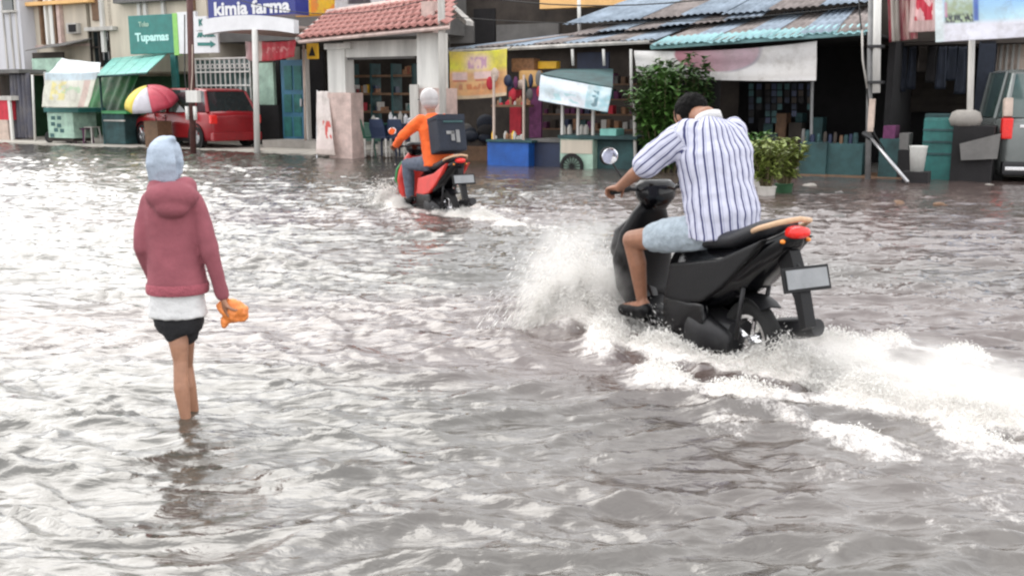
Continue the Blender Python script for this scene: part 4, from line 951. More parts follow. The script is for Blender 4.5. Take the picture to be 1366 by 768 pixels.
# furniture under the gate
def table(label, px, v, w, m, cloth=None, h=.74, z0=.03):
    T = FTP('table', label, 'table', px, 190, v, 'tables under the shop roofs'); u = OFF[T.name].x
    FM(T).box((u-w/2, v-.35, z0+h-.035), (u+w/2, v+.35, z0+h), .01).build('tabletop', m, T)
    for i, j in ((-1, -1), (1, -1), (1, 1), (-1, 1)): FM(T).box((u+i*(w/2-.06)-.02, v+j*.3-.02, z0), (u+i*(w/2-.06)+.02, v+j*.3+.02, z0+h-.03)).build('leg', 'dirty_white', T)
    if cloth:
        FM(T).box((u-w/2-.01, v-.37, z0+h-.42), (u+w/2+.01, v-.352, z0+h-.04)).build('table_skirt', cloth, T)
    return T
def chair(label, px, v, m, z0=.03):
    T = FTP('plastic_chair', label, 'chair', px, 190, v, 'plastic chairs under the tiled gate'); u = OFF[T.name].x
    FM(T).box((u-.21, v-.2, z0+.42), (u+.21, v+.2, z0+.46), .012).build('seat', m, T)
    FM(T).loft([[Vector((u-.2, v-.2, z0+.46)), Vector((u+.2, v-.2, z0+.46)), Vector((u+.2, v-.17, z0+.46)), Vector((u-.2, v-.17, z0+.46))], [Vector((u-.21, v-.27, z0+.68)), Vector((u+.21, v-.27, z0+.68)), Vector((u+.21, v-.24, z0+.68)), Vector((u-.21, v-.24, z0+.68))], [Vector((u-.17, v-.30, z0+.86)), Vector((u+.17, v-.30, z0+.86)), Vector((u+.17, v-.27, z0+.86)), Vector((u-.17, v-.27, z0+.86))]]).build('backrest', m, T)
    for i, j in ((-1, -1), (1, -1), (1, 1), (-1, 1)): FM(T).path([(u+i*.21, v+j*.2, z0), (u+i*.18, v+j*.17, z0+.43)], [.02, .028], 6).build('leg', 'dirty_white' if j < 0 else m, T)
table('dark green table behind the left gate pillar', 492, .9, 1.2, 'plastic_green', 'plastic_green')
table('navy table near the right gate pillar', 535, 1.2, 1.0, 'plastic_navy', 'plastic_navy')
chair('green plastic chair nearest the left gate pillar', 484, .95-1.0, 'plastic_green'); chair('dark blue plastic chair in the middle under the gate', 512, .1, 'plastic_navy'); chair('navy plastic chair near the right gate pillar', 536, .2, 'plastic_navy')
T = FTP('table_items', 'pale bottles and bowls on the tables under the gate', 'bottles', 520, 150, 1.1)
for px, h_, r in ((498, .18, .05), (503, .12, .07), (521, .26, .045), (527, .16, .06), (534, .28, .05), (541, .22, .05), (547, .14, .07)):
    u = U(px, 150, 1.1); FM(T).lathe([(.001, 0), (r, 0), (r, h_*.7), (r*.45, h_*.85), (r*.45, h_), (.001, h_)], (u, 1.1, .77), 'z', 12).build('bottle', 'sign_white' if px % 2 else 'dirty_white', T, auto=True)
T = FTP('display_rack', 'dark shelves at the back of the tiled gate', 'shelf', 505, 150, 4.5)
for i in range(4): PR(T, 'shelf_board', 465, 100+i*24, 552, 103+i*24, 4.5, .4, 'wood')
for x in (465, 494, 522, 550): PR(T, 'upright', x, 85, x+2.5, 185, 4.48, .44, 'teal_dark', z0=.06)
for i in range(22):
    x = 468+random.random()*78; row = random.choice((100, 124, 148)); h_ = random.uniform(5, 12)
    PR(T, 'packet', x, row-h_, x+random.uniform(3, 6), row, 4.55, .2, random.choice(['goods_brown', 'dirty_white', 'teal_paint', 'red_cloth', 'navy_paint', 'sign_yellow']))
pole('utility_pole', 'tall white round pole right of the gate pillar', 588, -40, 591, 150, -1.35, .075, 'dirty_white', z0=-.25)
T = FTP('roof_bracket', 'short white corrugated porch edge right of the white pole', 'roof', 612, 20, .5)
q = [S(598, 6, .6), S(622, 28, .2), S(622, 34, .2), S(598, 16, .6)]
FM(T).loft([[Vector((q[0][0], .6, q[0][1])), Vector((q[3][0], .6, q[3][1])), Vector((q[3][0], .9, q[3][1])), Vector((q[0][0], .9, q[0][1]))], [Vector((q[1][0], .2, q[1][1])), Vector((q[2][0], .2, q[2][1])), Vector((q[2][0], .5, q[2][1])), Vector((q[1][0], .5, q[1][1]))]]).build('edge_sheet', 'dirty_white', T)
# ---------------- dark house behind the food stalls
T = FTP('shop_building', 'dark brown upper storey behind the food stalls', 'building', 700, 100, 4.2)
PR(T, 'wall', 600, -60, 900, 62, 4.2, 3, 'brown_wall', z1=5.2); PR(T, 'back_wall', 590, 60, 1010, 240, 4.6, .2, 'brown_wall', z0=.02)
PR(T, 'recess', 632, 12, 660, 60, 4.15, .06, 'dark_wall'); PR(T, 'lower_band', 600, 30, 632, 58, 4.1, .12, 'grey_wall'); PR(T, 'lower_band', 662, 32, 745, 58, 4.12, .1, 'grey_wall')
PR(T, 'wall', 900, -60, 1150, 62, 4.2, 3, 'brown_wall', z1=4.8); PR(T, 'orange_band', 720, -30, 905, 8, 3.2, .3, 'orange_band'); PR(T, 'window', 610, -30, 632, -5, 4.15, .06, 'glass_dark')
pole('awning_post', 'white pipe rising above the corrugated roofs', 772, -10, 773, 50, 1.8, .04, 'white_paint')
# ---------------- corrugated roofs
def zinc_roof(label, name, e0, e1, b0, b1, ve0, ve1, vb0, vb1, n, mats, pitch=.14, lip=None, group='corrugated tin roofs of the food stalls'):
    """four photo points: eave left/right, back left/right with their v"""
    T = FTP(name, label, 'roof', *e0, ve0, group)
    A, B_, C_, D_ = [Vector((S(*p, v)[0], v, S(*p, v)[1])) for p, v in ((e0, ve0), (e1, ve1), (b1, vb1), (b0, vb0))]
    nrm = (B_-A).cross(D_-A).normalized()
    if nrm.z < 0: nrm = -nrm
    for i in range(n):
        s0, s1 = i/n, (i+1)/n+.012; L = ((B_-A).length)*(s1-s0); m_ = max(4, int(L/pitch*4)); rr_ = []
        lift = .012*(i % 2)+random.uniform(0, .01); ov = random.uniform(-.06, .05)
        top, bot = [], []
        P0 = []; P1 = []
        for k in range(m_+1):
            s = s0+(s1-s0)*k/m_; w = .018*math.sin(s*(B_-A).length/pitch*2*math.pi)
            f, bk = A*(1-s)+B_*s, D_*(1-s)+C_*s; dd = (f-bk).normalized()
            P0.append(f+dd*ov+nrm*(w+lift)); P1.append(bk+nrm*(w+lift))
        mb = FM(T); dn = nrm*.006; nn = len(P0)
        mb.add(P0+P1+[p-dn for p in P0]+[p-dn for p in P1], [(k, k+1, nn+k+1, nn+k) for k in range(m_)]+[(2*nn+k+1, 2*nn+k, 3*nn+k, 3*nn+k+1) for k in range(m_)]+[(k+1, k, 2*nn+k, 2*nn+k+1) for k in range(m_)])
        mb.build('roof_sheet', mats[i % len(mats)], T, smooth=True)
    if lip: FM(T).path([A-nrm*.05, B_-nrm*.05], .045, 6).build('eave_beam', lip, T)
    return T
zinc_roof('lowest tin roof with a pale edge over the food stalls left of the bush', 'tin_roof', (598, 66), (872, 52), (745, 48), (930, 30), .2, .2, 2.0, 2.0, 7, ['zinc', 'zinc_rust'], lip='dirty_white')
zinc_roof('upper grey blue tin roof with a drooping left corner', 'tin_roof', (748, 34), (1152, 4), (860, -8), (1200, -40), 1.0, 1.0, 3.6, 3.6, 7, ['zinc', 'zinc', 'zinc_rust'])
zinc_roof('middle tin roof sheet between the upper and the teal edged roof', 'tin_roof', (755, 48), (1010, 24), (850, 22), (1040, 4), .8, .8, 2.2, 2.2, 6, ['zinc_rust', 'zinc'])
zinc_roof('teal edged tin roof over the banner with the pink ellipse', 'tin_roof', (868, 60), (1155, 40), (960, 26), (1175, 6), -.5, -.5, 2.0, 2.0, 7, ['zinc_rust', 'zinc'], lip='zinc_teal')
zinc_roof('narrow pale teal tin strip along the front eave', 'tin_roof', (866, 62), (1157, 43), (890, 50), (1160, 32), -.62, -.62, .05, .05, 7, ['zinc_teal'])
# ---------------- banner yellow/orange
T = FTP('banner', 'yellow and orange food banner hanging below the tin roof edge', 'banner', 640, 132, -.1)
a, b = rectbox(600, 68, 677, 133, -.1, 0)
def sm(x, a, b): x = max(0, min(1, (x-a)/(b-a))); return x*x*(3-2*x)
def bx(s, t, s0, s1, t0, t1, e=.03): return sm(s, s0-e, s0+e)*(1-sm(s, s1-e, s1+e))*sm(t, t0-e, t0+e)*(1-sm(t, t1-e, t1+e))
def yo(s, t):
    w = .5+nz(s*3, t*3, 12)
    c_ = mixc(mixc((.78, .76, .07), (.82, .66, .12), w), mixc((.80, .38, .17), (.80, .50, .24), w), sm(t, .34, .5))
    c_ = mixc(c_, (.72, .50, .48), .9*bx(s, t, .30, .70, .05, .42, .12))
    c_ = mixc(c_, (.45, .22, .45), .7*bx(s, t, .34, .66, .12, .36, .02)*sm(nz(s*20, t*6, 3), -.05, .15))
    c_ = mixc(c_, (.78, .58, .56), bx(s, t, .05, .33, .43, .60, .02)); c_ = mixc(c_, (.78, .58, .56), bx(s, t, .45, .86, .43, .58, .02))
    c_ = mixc(c_, (.55, .07, .06), .9*bx(s, t, .06, .32, .60, .63, .012)); c_ = mixc(c_, (.55, .07, .06), .9*bx(s, t, .47, .85, .595, .625, .012))
    c_ = mixc(c_, (.6, .16, .07), .7*bx(s, t, .1, .85, .68, .80, .02)*sm(nz(s*24, t*5, 5), -.1, .1))
    return mixc(c_, (.7, .60, .44), .8*sm(t, .9, .95))
sheet(T, 'cloth', [(a[0], -.1, b[2]), (b[0], -.1, b[2]+.03), (b[0]-.03, -.1, a[2]+.08), (a[0], -.1, a[2])], yo, 70, 60, sag=.03, wr=.03, seed=2)
for i, j in ((0, 0), (1, 1)): FM(T).path([((b[0] if i else a[0]), -.1, b[2]), ((b[0] if i else a[0]), .15, b[2]+.1)], .008, 5).build('tie_cord', 'cable', T)
pole('awning_post', 'thin dark steel post at the left of the yellow banner', 596, 66, 600, 200, .1, .03, 'teal_dark', z0=-.2)
# ---------------- goods stall with blue cabinet
T = FTP('food_stall', 'cluttered stall with a bright blue box counter', 'food stall', 690, 235, -1.0)
v = -1.0
def cab(px0, px1, y0, m, vv, th, nm): a, b = rectbox(px0, y0, px1, 235, vv, th); FM(T).box((a[0], vv, -.22), (b[0], vv+th, b[2]), .015).build(nm, m, T)
cab(650, 705, 190, 'blue_paint', -1.0, .9, 'blue_counter'); cab(706, 748, 190, 'navy_paint', -.75, .8, 'navy_counter')
PR(T, 'counter_top', 648, 187, 709, 190, -1.06, 1.0, 'teal_dark', .01); PR(T, 'counter_top', 707, 186, 750, 190, -.8, .9, 'grey_wall', .01)
for x in (657, 697): PR(T, 'post', x, 100, x+2, 187, -.9, .05, 'beige_cloth')
PR(T, 'shelf_board', 655, 140, 700, 143, -.4, .4, 'wood')
PR(T, 'hanging_goods', 682, 78, 712, 96, .5, .3, 'goods_brown', .03); PR(T, 'hanging_goods', 692, 94, 716, 116, .45, .3, 'orange_band', .05); PR(T, 'hanging_goods', 716, 82, 742, 92, .7, .2, 'sign_yellow', .02)
PR(T, 'purple_curtain', 706, 118, 722, 184, .1, .06, 'rag_purple'); PR(T, 'red_curtain', 680, 120, 695, 180, .3, .05, 'red_cloth')
random.seed(5)
for i in range(26):
    x = 655+random.random()*48; y = random.choice([186, 140]); h_ = random.uniform(4, 14)
    u = U(x, y, -.6); zz = Zp(x, y, -.6) if y == 186 else Zp(x, y, -.3); r = random.uniform(.025, .05)
    FM(T).lathe([(.001, 0), (r, 0), (r, h_*.009), (r*.5, h_*.0115), (r*.5, h_*.013), (.001, h_*.013)], (u, -.6 if y == 186 else -.3, zz), 'z', 10).build('jar', random.choice(['goods_brown', 'dirty_white', 'red_cloth', 'sign_yellow', 'glass_green', 'goods_brown']), T, auto=True)
T = FTP('stacked_sacks', 'dark sacks and boxes heaped behind the orange rider', 'sacks', 630, 200, .3)
for i in range(12):
    x, y = 602+random.random()*44, 150+random.random()*55
    s_ = FM(T); s_.ell((U(x, y, .4), .4+random.uniform(-.1, .3), Zp(x, y, .4)), (random.uniform(.12, .24), .2, random.uniform(.10, .2)), nu=12, nv=8); s_.build('sack', random.choice(['navy_cloth', 'dark_wall', 'navy_cloth', 'brown_wall', 'grey_wall']), T, smooth=True)
PR(T, 'pallet', 600, 195, 650, 214, .2, .8, 'wood', z0=.0)
# ---------------- drink cart with blue white awning banner
T = FTP('food_cart', 'cream food cart with a tilted pale blue banner awning', 'food cart', 780, 232, -1.0)
v = -1.0
P = [S(721, 100, -1.3), S(817, 118, -1.6), S(811, 150, -1.65), S(718, 134, -1.35)]
def ban(s, t):
    c_ = mixc((.56, .68, .74), (.66, .70, .76), .5+nz(s*3, t*3, 3))
    if .5 < t < .85 and .12 < s < .6 and nz(s*9, t*5, 7) > .05: c_ = (.38, .58, .62)
    if s > .68: c_ = mixc((.30, .50, .56), (.55, .66, .70), .5+1.5*nz(s*9, t*6, 6))
    if .76 < s < .84 and .2 < t < .85 and nz(s*20, t*9, 2) > -.1: c_ = (.10, .20, .24)
    return c_
sheet(T, 'awning_banner', [(P[0][0], -1.3, P[0][1]), (P[1][0], -1.6, P[1][1]), (P[2][0], -1.65, P[2][1]), (P[3][0], -1.35, P[3][1])], ban, 60, 26, sag=.01, seed=5)
k0, k1 = S(748, 92, .2), S(818, 92, .2)
FM(T).loft([[Vector((P[0][0], -1.29, P[0][1]+.02)), Vector((P[1][0], -1.59, P[1][1]+.02)), Vector((P[1][0], -1.59, P[1][1]-.01)), Vector((P[0][0], -1.29, P[0][1]-.01))], [Vector((k0[0], .2, k0[1])), Vector((k1[0], .2, k1[1])), Vector((k1[0], .2, k1[1]-.03)), Vector((k0[0], .2, k0[1]-.03))]]).build('awning_top', 'teal_dark', T)
a, b = rectbox(747, 185, 791, 236, v, .9); FM(T).box((a[0], v, -.22), (b[0], v+.9, b[2]), .02).build('cart_body', 'mint_paint', T)
PR(T, 'cream_panel', 748, 187, 790, 205, v-.02, .03, 'cream_wall', .005)
w_ = FM(T); w_.lathe([(.19, -.02), (.25, -.02), (.26, 0), (.25, .02), (.19, .02), (.19, -.02)], (U(764, 225, v), v-.05, Zp(764, 222, v)), 'y', 26); 
for i in range(8): an_ = math.pi*i/8; cx, cz = U(764, 225, v), Zp(764, 222, v); w_.path([(cx-.2*math.cos(an_), v-.05, cz-.2*math.sin(an_)), (cx+.2*math.cos(an_), v-.05, cz+.2*math.sin(an_))], .01, 5)
w_.build('cart_wheel', 'rubber', T, auto=True)
PR(T, 'worktop', 744, 181, 850, 186, v-.05, 1.0, 'teal_dark', .01)
for x in (748, 769, 789): PR(T, 'post', x, 133, x+3, 182, v, .05, 'white_paint')
PR(T, 'side_cabinet', 792, 187, 846, 232, v+.2, .7, 'teal_dark', .02, z0=-.2); PR(T, 'green_basin', 800, 172, 822, 182, v, .4, 'teal_light', .02)
FM(T).path([(U(849, 220, v), v, -.2), (U(846, 140, v), v, Zp(846, 138, v))], .035, 8).build('corner_post', 'dirty_white', T)
for x in (752, 760, 776, 782): FM(T).lathe([(.001, 0), (.05, 0), (.05, .14), (.02, .2), (.001, .2)], (U(x, 181, v+.4), v+.4, Zp(x, 181, v)), 'z', 10).build('glass_jar', random.choice(['glass_green', 'goods_brown', 'dirty_white']), T, auto=True)
for i, x in enumerate((763, 805, 842)): pole('awning_post', ['short white tube post under the tin roof above the cart banner', 'second white tube post above the cart banner', 'third tube post close to the bush'][i], x*.99+8, 66, x*.99+9, 88 if i < 2 else 140, .2, .03, 'white_paint', 'white tube posts under the tin roof')
T = FTP('signboard', 'dark blue panel behind the tube posts under the tin roof', 'panel', 790, 90, .9)
PR(T, 'panel', 770, 70, 812, 94, .9, .06, 'navy_paint')
# wall of the awning kiosk, right
T = FTP('kiosk', 'dark open kiosk under the teal edged tin roof', 'kiosk', 1050, 235, 3.0)
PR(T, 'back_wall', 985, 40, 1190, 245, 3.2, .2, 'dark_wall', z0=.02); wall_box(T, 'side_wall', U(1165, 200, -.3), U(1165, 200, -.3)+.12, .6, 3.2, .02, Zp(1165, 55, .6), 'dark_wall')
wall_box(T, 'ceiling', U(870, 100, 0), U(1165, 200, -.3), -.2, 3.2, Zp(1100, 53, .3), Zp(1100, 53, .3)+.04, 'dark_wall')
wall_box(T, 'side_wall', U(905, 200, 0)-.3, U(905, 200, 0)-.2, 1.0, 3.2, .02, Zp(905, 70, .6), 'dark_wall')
FM(T).path([(U(1084, 180, .2), .2, .0), (U(1083, 90, .2), .2, Zp(1083, 70, .2))], .03, 8).build('post', 'grey_pole', T)
PR(T, 'low_counter', 1066, 190, 1102, 240, -.45, .6, 'teal_dark', .01, z0=-.2); PR(T, 'low_counter', 1103, 192, 1150, 240, -.38, .6, 'teal_dark', .01, z0=-.2); PR(T, 'counter_step', 1060, 236, 1235, 247, -.7, 1.2, 'wood', .01, z0=-.25)
for i in range(12):
    x = 1005+random.random()*75; PR(T, 'stored_box', x, 150+random.random()*40, x+random.uniform(8, 18), 236, 1.6+random.random(), .4, random.choice(['brown_wall', 'teal_dark', 'dark_wall', 'navy_paint', 'wood']), .01, z0=.03)
T = FTP('banner', 'white banner with a mauve ellipse under the teal edged roof', 'banner', 980, 112, -.35)
P = [S(846, 68, -.35), S(1090, 55, -.35), S(1089, 108, -.35), S(848, 100, -.35)]
def ell(s, t):
    d = ((s-.47)/.235)**2+((t-.10)/.62)**2
    c_ = mixc((.64, .63, .63), (.72, .70, .68), .5+nz(s*4, t*3, 1))
    c_ = mixc(c_, (.36, .34, .38), (1-sm(d, 1.05, 1.22))*sm(s, .45, .6)); c_ = mixc(c_, mixc((.42, .17, .21), (.46, .33, .38), (s-.25)*3.2), 1-sm(d, .92, 1.04))
    if s < .22 and t > .6 and nz(s*16, t*6, 8) > .15: c_ = (.35, .5, .3)
    return c_
sheet(T, 'cloth', [(P[0][0], -.35, P[0][1]), (P[1][0], -.35, P[1][1]), (P[2][0]-.02, -.30, P[2][1]), (P[3][0], -.3, P[3][1])], ell, 110, 40, sag=.07, wr=.03, seed=9)
# ---------------- right side posts and shop
pole('utility_pole', 'white plastic pipe strapped to the grey pole right of the kiosk', 1171, -40, 1169, 124, -1.1, .062, 'white_paint', cat='pipe')
T = pole('utility_pole', 'grey steel pole behind the white pipe', 1163, -40, 1160, 215, -1.0, .048, 'grey_pole', z0=-.25)
FM(T).box((U(1158, 150, -1.1), -1.08, Zp(1160, 176, -1.08)), (U(1166, 150, -1.1), -1.0, Zp(1160, 132, -1.08)), .01).build('junction_box', 'beige_cloth', T)
for j, (z0_, z1_) in enumerate(((60, 64), (108, 112))): PR(T, 'strap', 1157, z0_, 1178, z1_, -1.18, .2, 'dark_metal', .005)
T = FTP('cable', 'black cable drooping beside the grey pole', 'cable', 1150, 150, -1.0)
FM(T).path([(U(x, y, -1.05), -1.05, Zp(x, y, -1.05)) for x, y in ((1144, -30), (1147, 20), (1152, 70), (1155, 110), (1159, 140), (1166, 178), (1180, 200))], .014, 6).build('strand', 'cable', T, smooth=True)
FM(T).path([(U(x, y, -1.05), -1.05, Zp(x, y, -1.05)) for x, y in ((1150, 40), (1151, 80), (1157, 118))], .02, 6).build('strand', 'dirty_white', T, smooth=True)
T = FTP('metal_bar', 'pale steel bar leaning down from the grey pole into the water', 'bar', 1185, 215, -1.4)
p0, p1 = S(1158, 180, -1.2), S(1211, 243, -1.9)
FM(T).path([(p0[0], -1.2, p0[1]), (p1[0], -1.9, max(p1[1], -.15))], .03, 8).build('bar_shaft', 'metal', T, smooth=True); FM(T).path([(p0[0]-.08, -1.15, p0[1]+.02), (p0[0]+.08, -1.25, p0[1]-.06)], .05, 8).build('bracket', 'dark_metal', T)
T = FTP('shop_building', 'dark brown open fronted shop at the right', 'building', 1240, 230, 3.0)
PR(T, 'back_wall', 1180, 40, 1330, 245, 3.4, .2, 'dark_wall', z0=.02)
PR(T, 'brown_beam', 1184, 50, 1250, 56, 1.2, .3, 'brown_wall'); PR(T, 'upper_wall', 1150, -60, 1500, 58, 1.6, 2, 'brown_wall', z1=4.6)
PR(T, 'shutter', 1190, 62, 1292, 150, 3.0, .1, 'brown_wall')
for i in range(8): PR(T, 'shutter_slat', 1190, 64+i*11, 1292, 72+i*11, 2.96, .04, 'brown_wall')
PR(T, 'pillar', 1300, 55, 1322, 220, 1.6, .4, 'navy_cloth', z0=.02); PR(T, 'curtain_wall', 1322, 55, 1420, 110, 2.2, .2, 'beige_cloth')
for x in (1326, 1333, 1341, 1349, 1357): PR(T, 'curtain_fold', x, 57, x+3, 109, 2.14, .06, 'dirty_white')
PR(T, 'low_wall', 1322, 112, 1420, 230, 2.2, .2, 'dark_wall', z0=.02)
T = FTP('curtain', 'striped red and beige cloths hanging at the upper right', 'curtain', 1215, 55, .3)
def clo(s, t):
    if s < .12: return (.28, .03, .05)
    if s < .40: return mixc((.42, .38, .34), (.24, .21, .19), (s-.12)*3.5)
    if s < .52: return (.16, .03, .04)
    return mixc((.5, .38, .34), (.4, .1, .12), .5+nz(s*8, t*4, 7))
P = [S(1183, -30, .3), S(1222, -30, .3), S(1224, 52, .3), S(1186, 57, .3)]
sheet(T, 'cloth', [(P[0][0], .3, P[0][1]), (P[1][0], .3, P[1][1]), (P[2][0], .3, P[2][1]), (P[3][0], .3, P[3][1])], clo, 40, 30, sag=0, fold=.05)
P = [S(1216, -30, .1), S(1250, -30, .1), S(1250, 42, .1), S(1212, 44, .1)]
def redc(s, t):
    if .18 < s < .85 and .35 < t < .8: return (.55, .03, .06) if nz(s*5, t*6, 5) < .12 else (.75, .45, .45)
    return (.60, .42, .40)
sheet(T, 'red_print', [(P[0][0], .1, P[0][1]), (P[1][0], .1, P[1][1]), (P[2][0], .1, P[2][1]), (P[3][0], .1, P[3][1])], redc, 30, 40, sag=0, fold=.03)
T = FTP('banner', 'large pale blue banner with a crowd photo at the top right', 'banner', 1305, 55, -1.2)
P = [S(1246, -40, -1.2), S(1420, -40, -1.2), S(1420, 47, -1.2), S(1248, 57, -1.2)]
def crowd(s, t):
    c_ = mixc((.25, .48, .80), (.48, .70, .80), sm(t, .3, .75)+.3*nz(s*4, t*4, 1))
    c_ = mixc(c_, (.68, .68, .75), sm(t, .68, .78)); c_ = mixc(c_, (.64, .72, .74), 1-sm(s, .05, .09))
    a_ = bx(s, t, .08, .31, -.1, .74, .015)
    g_ = mixc(mixc((.50, .64, .62), (.36, .45, .30), sm(t, .3, .6)+nz(s*30, t*20, 5)), (.06, .07, .08), sm(t, .58, .66)*sm(nz(s*80, t*22, 2), -.25, .1))
    c_ = mixc(c_, g_, a_); c_ = mixc(c_, (.55, .22, .38), .8*bx(s, t, .08, .10, .45, .66, .01)); c_ = mixc(c_, (.08, .16, .48), bx(s, t, .31, .35, .40, .72, .01))
    return mixc(c_, (.35, .36, .42), .6*bx(s, t, .62, .78, .80, .815, .008))
sheet(T, 'cloth', [(P[0][0], -1.2, P[0][1]), (P[1][0], -1.2, P[1][1]), (P[2][0], -1.2, P[2][1]), (P[3][0], -1.2, P[3][1])], crowd, 120, 60, sag=0, wr=.025, seed=4)
T = pole('awning_post', 'white tapered post under the large pale blue banner', 1297, 40, 1298, 158, -.6, .05, 'dirty_white', z0=.0)
T = FTP('stone_pot', 'pale concrete pot at the foot of the white tapered post', 'pot', 1288, 165, -.6)
FM(T).lathe([(.001, 0), (.22, 0), (.26, .1), (.22, .22), (.14, .26), (.001, .24)], (U(1288, 160, -.6), -.6, Zp(1288, 168, -.6)), 'z', 16).build('pot_body', 'concrete', T, smooth=True)
PR(T, 'plinth', 1270, 168, 1325, 215, -.8, .8, 'dark_wall', .01, z0=-.1)
T = FTP('water_tank', 'teal plastic tank standing behind the white bucket', 'tank', 1250, 222, -.6)
a, b = rectbox(1230, 157, 1273, 225, -.6, .6); FM(T).box((a[0], -.6, -.2), (b[0], 0, b[2]), .05).build('tank_body', 'teal_paint', T); PR(T, 'tank_lid', 1234, 152, 1270, 158, -.5, .45, 'teal_dark', .01)
for i in range(3): PR(T, 'rib', 1231, 172+i*16, 1272, 175+i*16, -.625, .04, 'teal_dark', .004)
T = FTP('bucket', 'white plastic bucket standing in front of the teal tank', 'bucket', 1224, 228, -1.3)
u = U(1224, 215, -1.3); FM(T).lathe([(.001, 0), (.105, 0), (.14, .40), (.15, .42), (.13, .42), (.12, .38), (.001, .36)], (u, -1.3, Zp(1224, 229, -1.3)), 'z', 20).build('bucket_body', 'bucket_white', T, smooth=True)
FM(T).box((u-.2, -1.5, -.25), (u+.2, -1.1, Zp(1224, 229, -1.3)+.005), .01).build('stand_block', 'dark_wall', T)
T = FTP('crate_stack', 'dark crates piled between the grey pole and the white bucket', 'crates', 1195, 220, -.4)
for i, (x0, y0, x1, y1) in enumerate(((1172, 185, 1200, 238), (1196, 200, 1215, 238), (1178, 168, 1194, 185), (1199, 178, 1212, 200))): PR(T, 'crate', x0, y0, x1, y1, -.5, .5, ['teal_dark', 'dark_wall', 'rag_purple', 'grey_wall'][i], .01, z0=(-.2 if i < 2 else None))
T = FTP('wreckage_panel', 'dark grey slanted panel between the teal tank and the silver car', 'panel', 1305, 215, -.9)
q = [S(1280, 192, -.9), S(1335, 178, -.9), S(1330, 212, -.9), S(1282, 214, -.9)]
FM(T).prism([(a_, b_) for a_, b_ in q], -.9, -.84).build('panel_sheet', 'grey_wall', T)
# solid lumps added in place of dark ripples at the right
random.seed(11)
for i in range(14):
    px, py = random.uniform(1060, 1366), random.uniform(247, 292); g = G(px, py)
    o = MB(); r = random.uniform(.03, .09)
    bm = bmesh.new(); bmesh.ops.create_icosphere(bm, subdivisions=2, radius=1)
    sd_ = random.random()*50
    P = [Vector((v.co.x*r*1.7, v.co.y*r*1.2, v.co.z*r*.6))*(1+.5*noise.noise(v.co*1.5+Vector((sd_, 0, 0)))) for v in bm.verts]; F_ = [[v.index for v in f.verts] for f in bm.faces]; bm.free()
    o.add(P, F_); ob = o.build('lump', random.choice(['grey_wall', 'wood', 'brown_wall', 'concrete']), None, smooth=True)
    ob.location = (g.x, g.y, random.uniform(-.01, .015)); ob.rotation_euler = (0, 0, random.uniform(0, 3)); tag(ob, 'small stone added in place of a dark ripple along the drowned kerb below the teal counter', 'lump', 'lumps added for dark ripples along the drowned kerb at the right')
g = G(600, 334); o = MB().box((-.22, -.06, -.05), (.22, .06, .02), .015).build('brick_fragment', 'rust_panel'); o.location = (*g.xy, .0); o.rotation_euler = (0, .05, -.1); tag(o, 'reddish brown plank floating behind the red scooter', 'plank')
# ---------------- plants
def plant(name, label, cat, base, stems, H, spread, leaf, leafm, per, droop=.5, rz=0, stemm='stem', parentpot=None):
    T = thing(name, label, cat, base); st = MB(); lf = MB()
    for i in range(stems):
        a = random.uniform(0, 6.28); r0 = random.uniform(0, .3)*spread; h = H*random.uniform(.6, 1.05); lean = random.uniform(.1, 1)*spread
        p0 = Vector((r0*math.cos(a), r0*math.sin(a), 0)); p1 = p0+Vector((lean*.5*math.cos(a), lean*.5*math.sin(a), h*.6)); p2 = p0+Vector((lean*math.cos(a), lean*math.sin(a), h))
        pts = [p0, p0*.4+p1*.6+Vector((0, 0, .02)), p1, p2]; st.path(pts, [.012, .010, .008, .003], 5)
        for k in range(per):
            t = random.uniform(.2, 1); q = p0.lerp(p1, t/.6) if t < .6 else p1.lerp(p2, (t-.6)/.4)
            th = random.uniform(0, 6.28); d = Vector((math.cos(th), math.sin(th), random.uniform(-.3, .9))).normalized(); L = leaf*random.uniform(.6, 1.3); w = L*.28
            s = d.cross(Vector((0, 0, 1))).normalized(); n_ = s.cross(d); tip = q+d*L-Vector((0, 0, droop*L*.5)); m1 = q+d*L*.5+n_*L*.06
            lf.add([q, m1+s*w, tip, m1-s*w, m1-n_*.02], [(0, 1, 4), (1, 2, 4), (2, 3, 4), (3, 0, 4)])
    st.build('stem', stemm, T); f = lf.build('foliage', leafm, T); f.data.polygons.foreach_set('use_smooth', [True]*len(f.data.polygons)); return T
random.seed(3)
def base_at(px, py, v): u, z = S(px, py, v); return W(u, v, 0)
bb = base_at(885, 235, -1.2); bb.z = -.2
plant('leafy_bush', 'tall dark green bush behind the striped shirt rider', 'bush', bb, 46, 2.25, .62, .17, 'leaf_green', 110, .4)
b2 = base_at(915, 235, -.8); b2.z = -.2
plant('leafy_bush', 'darker bush half hidden behind the head of the striped shirt rider', 'bush', b2, 26, 2.2, .45, .16, 'leaf_dark', 90, .4)
for i, (px, py, h_, sp, m_, lab) in enumerate(((1022, 262, .62, .22, 'leaf_yellow', 'yellow green potted plant just behind the striped shirt rider'), (1045, 258, .66, .24, 'leaf_yellow', 'yellow green potted plant before the teal counter'), (1012, 250, .7, .2, 'leaf_green', 'green potted plant furthest left behind the striped shirt rider'))):
    g = G(px, py); T = plant('potted_plant', lab, 'plant', (g.x, g.y, .14), 24, h_, sp*1.25, .13, m_, 26, .3)
    MB().lathe([(.001, -.35), (.10, -.35), (.13, -.02), (.145, .0), (.12, .01), (.001, -.02)], (0, 0, 0), 'z', 16).build('pot', ['dirty_white', 'green_wall', 'dirty_white'][i], T, auto=True)
